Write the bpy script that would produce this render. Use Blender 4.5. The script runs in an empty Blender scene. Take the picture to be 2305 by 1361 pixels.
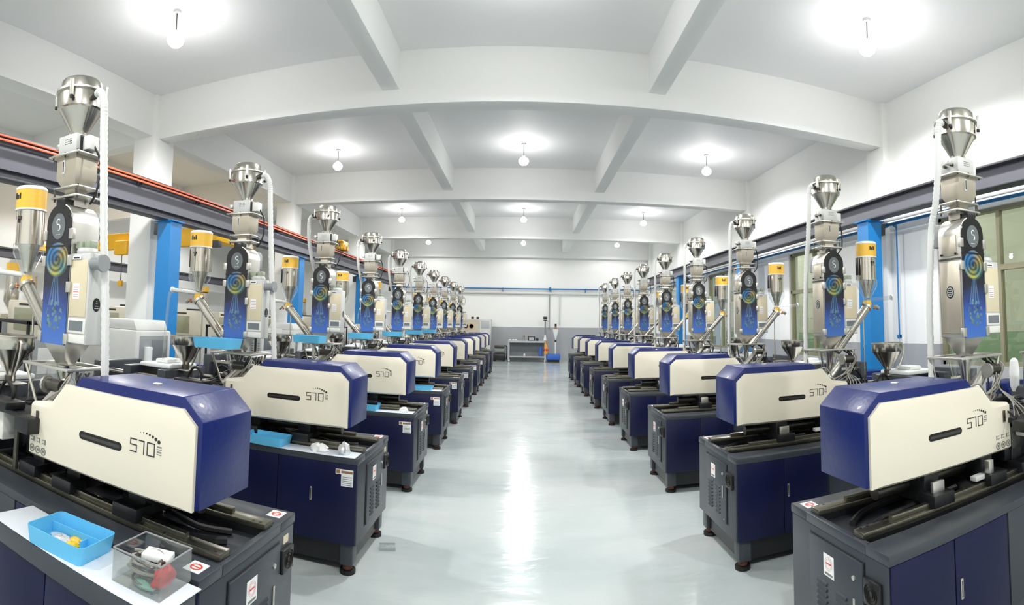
import bpy, bmesh, math, random
from mathutils import Vector, Matrix, Euler
random.seed(7)
PI = math.pi
sc = bpy.context.scene
col = sc.collection

# ---------------------------------------------------------------- camera (cylindrical panorama, eye 1.7 m)
cd = bpy.data.cameras.new('camera')
cam = bpy.data.objects.new('camera', cd)
col.objects.link(cam)
cd.type = 'PANO'
cd.panorama_type = 'CENTRAL_CYLINDRICAL'
cd.central_cylindrical_radius = 1.0
cd.central_cylindrical_range_u_min = -0.98789
cd.central_cylindrical_range_u_max = 0.94235
cd.central_cylindrical_range_v_min = -0.59578
cd.central_cylindrical_range_v_max = 0.54394
cd.clip_start = 0.05
cd.clip_end = 200
PT, RL = 0.066, 0.0154
cp, sp, cr, sr = math.cos(PT), math.sin(PT), math.cos(RL), math.sin(RL)
right = Vector((cr, -sr * sp, sr * cp))
up = Vector((-sr, -cr * sp, cr * cp))
fwd = Vector((0, cp, sp))
cam.matrix_world = Matrix(((right.x, up.x, -fwd.x, 0), (right.y, up.y, -fwd.y, 0), (right.z, up.z, -fwd.z, 1.7), (0, 0, 0, 1)))
sc.camera = cam

# ---------------------------------------------------------------- world and exposure
w = bpy.data.worlds.new('world')
sc.world = w
w.use_nodes = True
w.node_tree.nodes['Background'].inputs[0].default_value = (0.9, 0.95, 1, 1)
w.node_tree.nodes['Background'].inputs[1].default_value = 0.5
vs = sc.view_settings
vs.view_transform = 'Standard'
vs.look = 'None'
vs.gamma = 1
vs.use_curve_mapping = False
vs.exposure = 0.2
sc.cycles.use_denoising = True
sc.cycles.max_bounces = 8
sc.cycles.diffuse_bounces = 6
sc.cycles.glossy_bounces = 4
sc.cycles.transmission_bounces = 6
sc.cycles.transparent_max_bounces = 12
sc.cycles.sample_clamp_indirect = 6
sc.cycles.caustics_reflective = False
sc.cycles.caustics_refractive = False
LAMP_W = 255.0      # downward share of each bulb
LAMP_UP = 24.0      # what leaks round the bulb's opaque neck

# ---------------------------------------------------------------- materials
MATS = {}
def srgb(r, g, b):
    f = lambda c: (c / 255 / 12.92) if c / 255 <= 0.04045 else ((c / 255 + 0.055) / 1.055) ** 2.4
    return (f(r), f(g), f(b), 1)

class NT:
    def __init__(s, name):
        s.m = bpy.data.materials.new(name)
        s.m.use_nodes = True
        s.t = s.m.node_tree
        s.b = s.t.nodes['Principled BSDF']
        MATS[name] = s.m
    def n(s, typ, **kw):
        nd = s.t.nodes.new(typ)
        for k, v in kw.items():
            if k.startswith('i_'):
                nd.inputs[k[2:].replace('_', ' ')].default_value = v
            elif k.startswith('n_'):
                nd.inputs[int(k[2:])].default_value = v
            else:
                setattr(nd, k, v)
        return nd
    def l(s, a, b):
        s.t.links.new(a, b)
    def math(s, op, a, b=None, clamp=False):
        nd = s.n('ShaderNodeMath', operation=op, use_clamp=clamp)
        for i, x in enumerate((a, b)):
            if x is None: continue
            if isinstance(x, (int, float)): nd.inputs[i].default_value = x
            else: s.l(x, nd.inputs[i])
        return nd.outputs[0]
    def mix(s, fac, a, b):
        nd = s.n('ShaderNodeMix', data_type='RGBA')
        for i, x in ((0, fac), (6, a), (7, b)):
            if isinstance(x, (int, float, tuple)): nd.inputs[i].default_value = x
            else: s.l(x, nd.inputs[i])
        return nd.outputs[2]
    def ramp(s, fac, stops):
        nd = s.n('ShaderNodeValToRGB')
        e = nd.color_ramp.elements
        e[0].position, e[0].color = stops[0]
        e[1].position, e[1].color = stops[-1]
        for p, c in stops[1:-1]:
            x = e.new(p); x.color = c
        s.l(fac, nd.inputs[0])
        return nd.outputs[0]

def basic(name, c, rough=0.5, metal=0.0, var=0.06, scale=8.0, bump=0.0, bscale=60.0, coat=0.0, spec=0.5, rvar=0.0):
    s = NT(name)
    tc = s.n('ShaderNodeTexCoord')
    no = s.n('ShaderNodeTexNoise', i_Scale=scale, i_Detail=4.0)
    s.l(tc.outputs['Object'], no.inputs['Vector'])
    dark = tuple(x * (1 - var) for x in c[:3]) + (1,)
    lite = tuple(min(1, x * (1 + var)) for x in c[:3]) + (1,)
    s.l(s.mix(no.outputs[0], dark, lite), s.b.inputs['Base Color'])
    s.b.inputs['Roughness'].default_value = rough
    s.b.inputs['Metallic'].default_value = metal
    s.b.inputs['Coat Weight'].default_value = coat
    s.b.inputs['Specular IOR Level'].default_value = spec
    if rvar:
        s.l(s.math('ADD', s.math('MULTIPLY', no.outputs[0], rvar), rough - rvar / 2), s.b.inputs['Roughness'])
    if bump:
        n2 = s.n('ShaderNodeTexNoise', i_Scale=bscale, i_Detail=2.0)
        s.l(tc.outputs['Object'], n2.inputs['Vector'])
        bp = s.n('ShaderNodeBump', i_Strength=bump, i_Distance=0.002)
        s.l(n2.outputs[0], bp.inputs['Height'])
        s.l(bp.outputs[0], s.b.inputs['Normal'])
    return s.m

def emit(name, c, st):
    s = NT(name)
    s.b.inputs['Base Color'].default_value = c
    s.b.inputs['Emission Color'].default_value = c
    s.b.inputs['Emission Strength'].default_value = st
    return s.m

def glass(name, c=(1, 1, 1, 1), rough=0.03, alpha_mix=0.75, tint=(1, 1, 1, 1)):
    s = NT(name)
    out = s.t.nodes['Material Output']
    tr = s.n('ShaderNodeBsdfTransparent'); tr.inputs[0].default_value = tint
    gl = s.n('ShaderNodeBsdfGlossy'); gl.inputs[0].default_value = c; gl.inputs['Roughness'].default_value = rough
    mx = s.n('ShaderNodeMixShader')
    lw = s.n('ShaderNodeLayerWeight', i_Blend=0.5)
    s.l(s.math('ADD', s.math('MULTIPLY', s.math('POWER', lw.outputs['Facing'], 4.0), 0.7), 1 - alpha_mix, True), mx.inputs[0])
    s.l(tr.outputs[0], mx.inputs[1]); s.l(gl.outputs[0], mx.inputs[2])
    s.l(mx.outputs[0], out.inputs[0])
    return s.m

basic('cream_paint', srgb(220, 214, 196), 0.38, var=0.015, scale=3)
basic('navy_cover', srgb(14, 32, 98), 0.36, var=0.08, bump=0.5, bscale=40, coat=0.06, spec=0.38)
basic('navy_panel', srgb(6, 13, 54), 0.42, var=0.08, bump=0.12, bscale=90, spec=0.35)
basic('dark_grey_paint', srgb(54, 59, 66), 0.36, var=0.12, bump=0.2, bscale=120)
basic('bed_grey', srgb(42, 45, 50), 0.33, var=0.2, scale=5)
basic('black_metal', srgb(24, 25, 28), 0.35, var=0.2)
basic('black_rubber', srgb(18, 18, 20), 0.6)
basic('slot_black', srgb(10, 10, 11), 0.5)
basic('rail_steel', srgb(120, 118, 106), 0.28, 0.9, var=0.25, scale=14)
basic('steel', srgb(205, 200, 190), 0.2, 1.0, var=0.08, scale=5, rvar=0.12)
basic('brushed_steel', srgb(205, 203, 196), 0.36, 0.9, var=0.06, rvar=0.1)
basic('warm_steel', srgb(196, 188, 172), 0.42, 0.75, var=0.1)
basic('dark_steel', srgb(92, 90, 84), 0.35, 0.85, var=0.3, scale=20)
basic('box_white', srgb(222, 222, 216), 0.4, var=0.03)
basic('beige_front', srgb(214, 202, 172), 0.42, var=0.05)
basic('light_grey', srgb(200, 201, 198), 0.42, var=0.04)
basic('mid_grey', srgb(138, 142, 144), 0.45, var=0.06)
basic('vent_grey', srgb(112, 118, 122), 0.5)
basic('knob_green', srgb(150, 160, 140), 0.5)
basic('panel_black', srgb(34, 34, 36), 0.3)
basic('emblem_grey', srgb(104, 110, 112), 0.35)
basic('white_print', srgb(235, 238, 238), 0.4, var=0)
basic('dark_print', srgb(46, 46, 48), 0.5, var=0)
basic('grey_print', srgb(120, 120, 116), 0.5, var=0.3, scale=200)
basic('red_print', srgb(206, 70, 60), 0.5, var=0)
basic('yellow_print', srgb(240, 200, 40), 0.5, var=0)
basic('brown_print', srgb(150, 110, 80), 0.5, var=0.3, scale=300)
basic('yellow_cap', srgb(240, 190, 70), 0.35, var=0.05)
basic('pipe_blue', srgb(34, 112, 172), 0.4, var=0.05)
basic('pillar_blue', srgb(20, 122, 190), 0.4, var=0.05, bump=0.05)
basic('beam_grey', srgb(96, 97, 106), 0.45, var=0.1, scale=3)
basic('beam_dark', srgb(66, 66, 72), 0.5, var=0.12)
basic('orange', srgb(214, 104, 70), 0.5, var=0.08)
basic('crane_yellow', srgb(244, 186, 20), 0.45, var=0.05)
basic('tray_blue', srgb(96, 186, 230), 0.4, var=0.04)
basic('white_plastic', srgb(236, 238, 236), 0.4, var=0.02)
basic('cable_grey', srgb(150, 148, 140), 0.5)
basic('copper', srgb(176, 128, 92), 0.35, 0.7)
basic('red_plastic', srgb(190, 44, 48), 0.45)
basic('teal_plastic', srgb(120, 176, 160), 0.4)
basic('frame_olive', srgb(152, 148, 122), 0.4, 0.3, var=0.05)
basic('rust', srgb(92, 52, 40), 0.8, var=0.4, scale=40)
basic('table_grey', srgb(176, 178, 180), 0.5)
basic('table_back', srgb(128, 134, 138), 0.5)
basic('scale_blue', srgb(50, 100, 190), 0.45)
basic('orange_cloth', srgb(224, 160, 80), 0.7)
basic('pale_wall', srgb(206, 208, 190), 0.7, var=0.05, scale=1)
basic('green_wall', srgb(150, 176, 146), 0.7, var=0.1, scale=2)
basic('screen', srgb(170, 196, 178), 0.25, var=0.25, scale=60)
basic('carton', srgb(190, 180, 160), 0.7)
basic('gold', srgb(200, 150, 50), 0.4, 0.6, var=0.4, scale=40)
basic('foil', srgb(222, 224, 226), 0.3, 0.4, var=0.3, scale=60, bump=1.0, bscale=80)
emit('lamp_glow', (1, 1, 1, 1), 20.0)
glass('clear_plastic', tint=(0.93, 0.95, 0.95, 1), rough=0.08, alpha_mix=0.88)
glass('clear_box', tint=(0.9, 0.91, 0.9, 1), rough=0.06, alpha_mix=0.93)
glass('window_glass', tint=(0.86, 0.88, 0.83, 1), rough=0.01, alpha_mix=0.95)

# corrugated white hose
s = NT('hose_white')
s.b.inputs['Base Color'].default_value = srgb(232, 233, 230)
s.b.inputs['Roughness'].default_value = 0.35
s.b.inputs['Transmission Weight'].default_value = 0.15

# plaster walls and ceiling
def plaster(name, c, var):
    s = NT(name)
    tc = s.n('ShaderNodeTexCoord')
    a = s.n('ShaderNodeTexNoise', i_Scale=0.5, i_Detail=5.0)
    b = s.n('ShaderNodeTexNoise', i_Scale=25.0, i_Detail=3.0)
    s.l(tc.outputs['Object'], a.inputs['Vector']); s.l(tc.outputs['Object'], b.inputs['Vector'])
    d = tuple(x * (1 - var) for x in c[:3]) + (1,)
    s.l(s.mix(a.outputs[0], d, c), s.b.inputs['Base Color'])
    s.b.inputs['Roughness'].default_value = 0.65
    bp = s.n('ShaderNodeBump', i_Strength=0.15, i_Distance=0.004)
    s.l(b.outputs[0], bp.inputs['Height']); s.l(bp.outputs[0], s.b.inputs['Normal'])
plaster('ceiling_paint', srgb(240, 240, 240), 0.05)
plaster('beam_paint', srgb(242, 242, 240), 0.04)
plaster('wall_paint', srgb(242, 242, 239), 0.03)
plaster('dado_grey', srgb(168, 170, 174), 0.04)

# epoxy floor: pale grey-green resin with trowel ripples
s = NT('epoxy_floor')
tc = s.n('ShaderNodeTexCoord')
a = s.n('ShaderNodeTexNoise', i_Scale=0.9, i_Detail=6.0, i_Distortion=0.6)
b = s.n('ShaderNodeTexNoise', i_Scale=5.0, i_Detail=4.0, i_Distortion=1.2)
mp = s.n('ShaderNodeMapping')
mp.inputs['Scale'].default_value = (0.6, 1.6, 1)
s.l(tc.outputs['Object'], mp.inputs[0])
s.l(mp.outputs[0], a.inputs['Vector']); s.l(mp.outputs[0], b.inputs['Vector'])
c1 = s.ramp(a.outputs[0], [(0.3, srgb(172, 184, 185)), (0.5, srgb(186, 195, 195)), (0.7, srgb(198, 203, 203))])
c2 = s.mix(s.math('MULTIPLY', b.outputs[0], 0.35), c1, srgb(186, 194, 192))
s.l(c2, s.b.inputs['Base Color'])
s.l(s.math('ADD', s.math('MULTIPLY', b.outputs[0], 0.26), 0.02), s.b.inputs['Roughness'])
s.b.inputs['Specular IOR Level'].default_value = 0.36
bp = s.n('ShaderNodeBump', i_Strength=0.3, i_Distance=0.01)
bb = s.n('ShaderNodeTexNoise', i_Scale=5.5, i_Detail=3.0, i_Distortion=0.8)
s.l(mp.outputs[0], bb.inputs['Vector'])
s.l(bb.outputs[0], bp.inputs['Height']); s.l(bp.outputs[0], s.b.inputs['Normal'])

# printed film on the dryer front: black above, colour swirl, blue below (object space, z 0..0.75)
s = NT('dryer_graphic')
tc = s.n('ShaderNodeTexCoord')
sep = s.n('ShaderNodeSeparateXYZ'); s.l(tc.outputs['Object'], sep.inputs[0])
X, Z = sep.outputs[0], sep.outputs[2]
nz = s.n('ShaderNodeTexNoise', i_Scale=14.0, i_Detail=4.0); s.l(tc.outputs['Object'], nz.inputs['Vector'])
zz = s.math('ADD', Z, s.math('MULTIPLY', s.math('SUBTRACT', nz.outputs[0], 0.5), 0.10))
base = s.ramp(s.math('DIVIDE', zz, 0.75), [(0.0, srgb(70, 112, 186)), (0.16, srgb(58, 98, 178)), (0.30, srgb(48, 66, 124)), (0.42, srgb(40, 42, 56)), (0.6, srgb(30, 30, 34)), (1.0, srgb(38, 38, 38))])
rr = s.math('SQRT', s.math('ADD', s.math('POWER', X, 2), s.math('POWER', s.math('SUBTRACT', Z, 0.445), 2)))
ang = s.math('ARCTAN2', s.math('SUBTRACT', Z, 0.445), X)
band = s.math('SINE', s.math('ADD', s.math('MULTIPLY', rr, 210.0), s.math('MULTIPLY', ang, 1.0)))
ringc = s.ramp(s.math('DIVIDE', s.math('ADD', ang, PI), 2 * PI), [(0.0, srgb(50, 130, 190)), (0.22, srgb(190, 190, 70)), (0.38, srgb(90, 150, 150)), (0.6, srgb(190, 170, 90)), (0.8, srgb(70, 140, 200)), (1.0, srgb(50, 130, 190))])
ringm = s.ramp(s.math('DIVIDE', rr, 0.1), [(0.0, (0.1,) * 3 + (1,)), (0.22, (0.5,) * 3 + (1,)), (0.45, (0.6,) * 3 + (1,)), (0.72, (0.9,) * 3 + (1,)), (0.88, (0.75,) * 3 + (1,)), (0.95, (0, 0, 0, 1))])
ringm2 = s.math('MULTIPLY', ringm, s.math('ADD', s.math('MULTIPLY', band, 0.4), 0.6), True)
c = s.mix(ringm2, base, ringc)
vo = s.n('ShaderNodeTexVoronoi', i_Scale=48.0); s.l(tc.outputs['Object'], vo.inputs['Vector'])
r2 = s.math('SQRT', s.math('ADD', s.math('POWER', X, 2), s.math('POWER', s.math('MULTIPLY', s.math('SUBTRACT', Z, 0.15), 0.75), 2)))
cm = s.math('MULTIPLY', s.math('LESS_THAN', r2, s.math('ADD', 0.05, s.math('MULTIPLY', nz.outputs[0], 0.03))), s.math('LESS_THAN', vo.outputs['Distance'], 0.5))
c = s.mix(s.math('MULTIPLY', cm, 0.8), c, s.mix(vo.outputs['Color'], srgb(20, 34, 70), srgb(120, 150, 130)))
# pale streaks fanning down from the swirl
fx = s.math('DIVIDE', X, s.math('SUBTRACT', 0.44, Z))
st = s.math('SINE', s.math('MULTIPLY', fx, 55.0))
sm = s.math('MULTIPLY', s.math('LESS_THAN', s.math('ABSOLUTE', fx), 0.22), s.math('MULTIPLY', s.math('GREATER_THAN', Z, 0.2), s.math('LESS_THAN', Z, 0.36)))
c = s.mix(s.math('MULTIPLY', s.math('MULTIPLY', sm, s.math('ADD', s.math('MULTIPLY', st, 0.5), 0.5)), 0.35), c, srgb(120, 170, 220))
s.l(c, s.b.inputs['Base Color'])
s.b.inputs['Roughness'].default_value = 0.25

# protective film sheet with pale blue print
s = NT('film_sheet')
tc = s.n('ShaderNodeTexCoord')
vo = s.n('ShaderNodeTexVoronoi', i_Scale=9.0); s.l(tc.outputs['Object'], vo.inputs['Vector'])
nz = s.n('ShaderNodeTexNoise', i_Scale=70.0); s.l(tc.outputs['Object'], nz.inputs['Vector'])
mk = s.math('MULTIPLY', s.math('LESS_THAN', vo.outputs['Distance'], 0.22), s.math('GREATER_THAN', nz.outputs[0], 0.53))
s.l(s.mix(mk, srgb(226, 232, 240), srgb(110, 160, 214)), s.b.inputs['Base Color'])
s.b.inputs['Roughness'].default_value = 0.3

# ---------------------------------------------------------------- mesh builder
class MB:
    def __init__(s):
        s.v, s.f, s.m = [], [], []
        s.mats = []
        s.cur = 0
        s.cuts = []
    def mat(s, name):
        if name not in s.mats: s.mats.append(name)
        s.cur = s.mats.index(name)
        return s
    def _add(s, verts, faces):
        o = len(s.v)
        s.cuts.append((o, len(s.f)))
        s.v += [tuple(v) for v in verts]
        for f in faces:
            s.f.append([i + o for i in f]); s.m.append(s.cur)
        return s
    def box(s, x0, x1, y0, y1, z0, z1, bev=0.0, M=None):
        if x0 > x1: x0, x1 = x1, x0
        if y0 > y1: y0, y1 = y1, y0
        if z0 > z1: z0, z1 = z1, z0
        vs = [Vector(p) for p in ((x0, y0, z0), (x1, y0, z0), (x1, y1, z0), (x0, y1, z0), (x0, y0, z1), (x1, y0, z1), (x1, y1, z1), (x0, y1, z1))]
        fs = [(0, 3, 2, 1), (4, 5, 6, 7), (0, 1, 5, 4), (1, 2, 6, 5), (2, 3, 7, 6), (3, 0, 4, 7)]
        if bev:
            vs, fs = bevel(vs, fs, bev)
        if M is not None: vs = [M @ Vector(v) for v in vs]
        return s._add(vs, fs)
    def prism(s, pts, a0, a1, axis='y', bev=0.0, M=None):
        # polygon pts in the two other axes (x,z)/(y,z)/(x,y), extruded a0..a1
        def mk(p, a):
            return {'y': (p[0], a, p[1]), 'x': (a, p[0], p[1]), 'z': (p[0], p[1], a)}[axis]
        n = len(pts)
        vs = [Vector(mk(p, a0)) for p in pts] + [Vector(mk(p, a1)) for p in pts]
        fs = [list(range(n)), list(range(2 * n - 1, n - 1, -1))] + [(i, i + n, (i + 1) % n + n, (i + 1) % n) for i in range(n)]
        vs, fs = bevel(vs, fs, bev)
        if M is not None: vs = [M @ Vector(v) for v in vs]
        return s._add(vs, fs)
    def lathe(s, prof, c=(0, 0, 0), n=24, M=None, cap=True):
        # prof: (r,z) list
        vs, fs = [], []
        for r, z in prof:
            for k in range(n):
                a = 2 * PI * k / n
                vs.append(Vector((c[0] + r * math.cos(a), c[1] + r * math.sin(a), c[2] + z)))
        for j in range(len(prof) - 1):
            for k in range(n):
                k2 = (k + 1) % n
                fs.append((j * n + k, j * n + k2, (j + 1) * n + k2, (j + 1) * n + k))
        if cap:
            fs.append(list(range(n - 1, -1, -1)))
            fs.append([(len(prof) - 1) * n + k for k in range(n)])
        if M is not None: vs = [M @ v for v in vs]
        return s._add(vs, fs)
    def cyl(s, p0, p1, r, r1=None, n=14, cap=True):
        p0, p1 = Vector(p0), Vector(p1)
        d = p1 - p0
        q = d.to_track_quat('Z', 'Y').to_matrix().to_4x4()
        return s.lathe([(r, 0), (r if r1 is None else r1, d.length)], n=n, M=Matrix.Translation(p0) @ q, cap=cap)
    def tube(s, pts, r, n=8, rings=None, sub=6):
        P = smooth_path([Vector(p) for p in pts], sub)
        L = len(P)
        vs, fs = [], []
        prev = None
        for i, p in enumerate(P):
            t = (P[min(i + 1, L - 1)] - P[max(i - 1, 0)]).normalized()
            if prev is None:
                a = t.orthogonal().normalized()
            else:
                a = (prev - t * prev.dot(t)).normalized()
            prev = a
            b = t.cross(a)
            rr = r * (rings if (rings and i % 2) else 1.0)
            for k in range(n):
                an = 2 * PI * k / n
                vs.append(p + a * math.cos(an) * rr + b * math.sin(an) * rr)
        for i in range(L - 1):
            for k in range(n):
                k2 = (k + 1) % n
                fs.append((i * n + k, i * n + k2, (i + 1) * n + k2, (i + 1) * n + k))
        fs.append(list(range(n - 1, -1, -1))); fs.append([(L - 1) * n + k for k in range(n)])
        return s._add(vs, fs)
    def sphere(s, c, r, n=12, sx=1, sy=1, sz=1):
        prof = []
        vs, fs = [], []
        m = n // 2
        for j in range(m + 1):
            t = PI * j / m
            for k in range(n):
                a = 2 * PI * k / n
                vs.append((c[0] + sx * r * math.sin(t) * math.cos(a), c[1] + sy * r * math.sin(t) * math.sin(a), c[2] - sz * r * math.cos(t)))
        for j in range(m):
            for k in range(n):
                k2 = (k + 1) % n
                fs.append((j * n + k, j * n + k2, (j + 1) * n + k2, (j + 1) * n + k))
        return s._add(vs, fs)
    def mesh(s, name, M=None):
        me = bpy.data.meshes.new(name)
        vv = s.v if M is None else [tuple(M @ Vector(v)) for v in s.v]
        me.from_pydata(vv, [], s.f)
        for n in s.mats: me.materials.append(MATS[n])
        me.polygons.foreach_set('material_index', s.m)
        bm = bmesh.new(); bm.from_mesh(me)
        bmesh.ops.remove_doubles(bm, verts=bm.verts, dist=1e-6)
        bmesh.ops.recalc_face_normals(bm, faces=bm.faces)
        bm.to_mesh(me); bm.free()
        me.polygons.foreach_set('use_smooth', [True] * len(me.polygons))
        me.set_sharp_from_angle(angle=math.radians(32))
        me.update()
        return me
    def build(s, name, parent=None, loc=(0, 0, 0), rz=0.0):
        o = bpy.data.objects.new(name, s.mesh(name))
        col.objects.link(o)
        o.location = loc
        o.rotation_euler = (0, 0, rz)
        if parent is not None: o.parent = parent
        return o

def each(b, name, parent):
    # every primitive of the builder becomes a part of its own
    ends = b.cuts[1:] + [(len(b.v), len(b.f))]
    out = []
    for (v0, f0), (v1, f1) in zip(b.cuts, ends):
        q = MB(); q.mat(b.mats[b.m[f0]])
        q._add(b.v[v0:v1], [[i - v0 for i in f] for f in b.f[f0:f1]])
        out.append(q.build(name, parent))
    return out

def bevel(vs, fs, b):
    if not b: return vs, fs
    bm = bmesh.new()
    bv = [bm.verts.new(v) for v in vs]
    for f in fs: bm.faces.new([bv[i] for i in f])
    bmesh.ops.recalc_face_normals(bm, faces=bm.faces)
    bmesh.ops.bevel(bm, geom=list(bm.edges), offset=b, segments=2, affect='EDGES', clamp_overlap=True, profile=0.5)
    bm.verts.ensure_lookup_table()
    for i, v in enumerate(bm.verts): v.index = i
    rv = [v.co.copy() for v in bm.verts]
    rf = [[v.index for v in f.verts] for f in bm.faces]
    bm.free()
    return rv, rf

def smooth_path(P, sub):
    if len(P) < 3 or sub <= 1: return P
    out = []
    for i in range(len(P) - 1):
        p0, p1, p2, p3 = P[max(i - 1, 0)], P[i], P[i + 1], P[min(i + 2, len(P) - 1)]
        for j in range(sub):
            t = j / sub
            out.append(0.5 * ((2 * p1) + (p2 - p0) * t + (2 * p0 - 5 * p1 + 4 * p2 - p3) * t * t + (3 * p1 - p0 - 3 * p2 + p3) * t ** 3))
    out.append(P[-1])
    return out

def B(m=None):
    b = MB()
    return b.mat(m) if m else b

def thing(name, label, cat, loc=(0, 0, 0), rz=0.0, group=None):
    o = bpy.data.objects.new(name, None)
    o.empty_display_size = 0.1
    col.objects.link(o)
    o.location = loc; o.rotation_euler = (0, 0, rz)
    return tag(o, label, cat, group)

def tag(o, label=None, cat=None, group=None, kind=None):
    for k, v in (('label', label), ('category', cat), ('group', group), ('kind', kind)):
        if v: o[k] = v
    return o

def struct(name, b, parent=None, **kw):
    o = b.build(name, parent, **kw)
    if parent is None: o['kind'] = 'structure'
    return o

def copy_tree(o, parent=None, skip=()):
    c = o.copy()
    col.objects.link(c)
    if parent is not None:
        c.parent = parent
        c.matrix_parent_inverse = o.matrix_parent_inverse.copy()
    for ch in list(o.children):
        if ch.name.split('.')[0] in skip: continue
        copy_tree(ch, c, skip)
    return c

# ================================================================= THE ROOM
YB, YW = -4.5, 24.93          # back of the built room, end wall
XL, XR = -6.3, 6.02           # column line left, wall right
XF = -14.5                    # far wall of the left bay
ZC, ZB, ZS = 5.634, 4.83, 5.06
XRP = 5.91                    # pilaster face

struct('floor', B('epoxy_floor').box(XF - .3, 10.3, YB - .2, YW + .3, -0.2, 0))
struct('ceiling', B('ceiling_paint').box(XF - .3, 10.3, YB - .2, YW + .3, ZC, ZC + .25))
# end wall with grey dado
ow = struct('wall_end', B('wall_paint').box(XF - .3, XR + .3, YW, YW + .25, 1.55, ZC))
B('dado_grey').box(XF - .3, XR + .3, YW - .012, YW + .25, 0, 1.55).build('dado', ow)
struct('wall_back', B('wall_paint').box(XF - .3, 10.3, YB - .2, YB, 0, ZC))
of = struct('wall_left', B('wall_paint').box(XF - .25, XF, YB, YW, 1.3, ZC))
B('dado_grey').box(XF - .25, XF + .012, YB, YW, 0, 1.3).build('dado', of)

# main cross beams
MAINY = [1.25, 7.30, 13.22, 19.40]
for i, y in enumerate(MAINY):
    y0, y1 = y, y + 0.32
    struct('trim_%d' % (i + 1), B('beam_paint').box(XF, XR + .02, y0, y1, ZB, ZC + .05, 0.012))
struct('trim_5', B('beam_paint').box(XF, XR + .02, YW - .3, YW + .05, ZB - .03, ZC + .05, 0.012))
k = 6
# secondary beams along the room
for x in (-1.97, 1.88, -10.2):
    o = struct('trim_%d' % k, B('beam_paint').box(x - .13, x + .13, YB, YW, ZS, ZC + .05, 0.01)); k += 1
# beam on the left column line
struct('trim_%d' % k, B('beam_paint').box(XL - .35, XL + .02, YB, YW, 4.87, ZC + .05, 0.01)); k += 1
# left columns
for y in MAINY + [YW - .55]:
    struct('trim_%d' % k, B('wall_paint').box(XL - .42, XL + .1, y - .1, y + .45, 0, ZC, 0.01)); k += 1
# right pilasters (with grey foot)
for y in MAINY + [YW - .5]:
    o = struct('trim_%d' % k, B('wall_paint').box(XRP, XR + .05, y - .08, y + .42, 1.31, ZC, 0.006)); k += 1
    B('dado_grey').box(XRP - .005, XR + .05, y - .085, y + .425, 0, 1.31).build('dado', o)

# right wall with window openings
WINS = [(-2.2, 0.6), (2.4, 6.05), (8.95, 11.0), (14.4, 16.6), (20.4, 22.6)]
WZ0, WZ1 = 0.98, 3.33
bw, bd = B('wall_paint'), B('dado_grey')
ys = [YB] + [q for p in WINS for q in p] + [YW]
for a, b_ in zip(ys[0::2], ys[1::2]):
    bw.box(XR, XR + .25, a, b_, 1.31, ZC)
    bd.box(XR - .012, XR + .25, a, b_, 0, 1.31)
for a, b_ in WINS:
    bw.box(XR, XR + .25, a, b_, WZ1, ZC)
    bd.box(XR - .012, XR + .25, a, b_, 0, WZ0)
wr = struct('wall_right', bw)
bd.build('dado', wr)
for n, (a, b_) in enumerate(WINS):
    wo = bpy.data.objects.new('window_%d' % (n + 1), None); col.objects.link(wo)
    wo.location = (XR + .1, (a + b_) / 2, WZ0); wo['kind'] = 'structure'
    h = (b_ - a) / 2; H = WZ1 - WZ0; zt = H * 0.60
    fr = B('frame_olive')
    fr.box(-.05, .05, -h, -h + .06, 0, H); fr.box(-.05, .05, h - .06, h, 0, H)
    fr.box(-.05, .05, -h, h, 0, .06); fr.box(-.05, .05, -h, h, H - .06, H)
    fr.box(-.05, .05, -h, h, zt, zt + .08)
    fr.build('window_frame', wo)
    nm = max(2, round(2 * h / 1.2))
    for i in range(1, nm):
        B('frame_olive').box(-.045, .045, -h + 2 * h * i / nm - .03, -h + 2 * h * i / nm + .03, .06, H - .06).build('mullion', wo)
    for i in range(nm):
        q0, q1 = -h + 2 * h * i / nm + .03, -h + 2 * h * (i + 1) / nm - .03
        B('window_glass').box(-.004, .004, q0, q1, .06, zt).build('pane', wo)
        B('window_glass').box(-.004, .004, q0, q1, zt + .08, H - .06).build('pane', wo)
# neighbouring room behind the windows
ob = struct('wall_outer', B('pale_wall').box(10, 10.3, YB, YW, 1.35, ZC))
B('green_wall').box(9.98, 10.3, YB, YW, 0, 1.35).build('dado', ob)

# lights: pendant bulbs
def pendant(x, y, label, z=5.24, power=1.0):
    t = thing('pendant_lamp', label, 'lamp', (x, y, z), 0, 'bare bulb lamps hanging from the ceiling')
    B('box_white').lathe([(0.001, 0.36), (.05, .36), (.055, .375), (.055, ZC - 5.24)], n=16).build('ceiling_rose', t)
    B('dark_steel').cyl((0, 0, .12), (0, 0, .37), .008, n=8).build('rod', t)
    B('box_white').lathe([(.03, .10), (.045, .085), (.03, .13)], n=14).build('socket', t)
    B('lamp_glow').lathe([(.002, -.085), (.06, -.078), (.1, -.04), (.112, 0), (.1, .04), (.06, .08), (.03, .1)], n=20).build('bulb', t)
    for ty, en in (('SPOT', LAMP_W), ('POINT', LAMP_UP)):
        ld = bpy.data.lights.new('bulb_light', ty)
        if ty == 'SPOT': ld.spot_size = math.radians(174); ld.spot_blend = 0.3
        ld.energy = en * power; ld.shadow_soft_size = 0.1; ld.color = (1.0, 0.995, 0.98)
        lo = bpy.data.objects.new('bulb_light', ld); col.objects.link(lo)
        lo.location = (0, 0, -.19); lo.parent = t
    return t
side = {-4.29: 'left', -.05: 'middle', 4.11: 'right'}
rown = ['behind the camera', 'nearest the camera', 'in the second bay', 'in the third bay', 'in the bay by the end wall']
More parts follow.
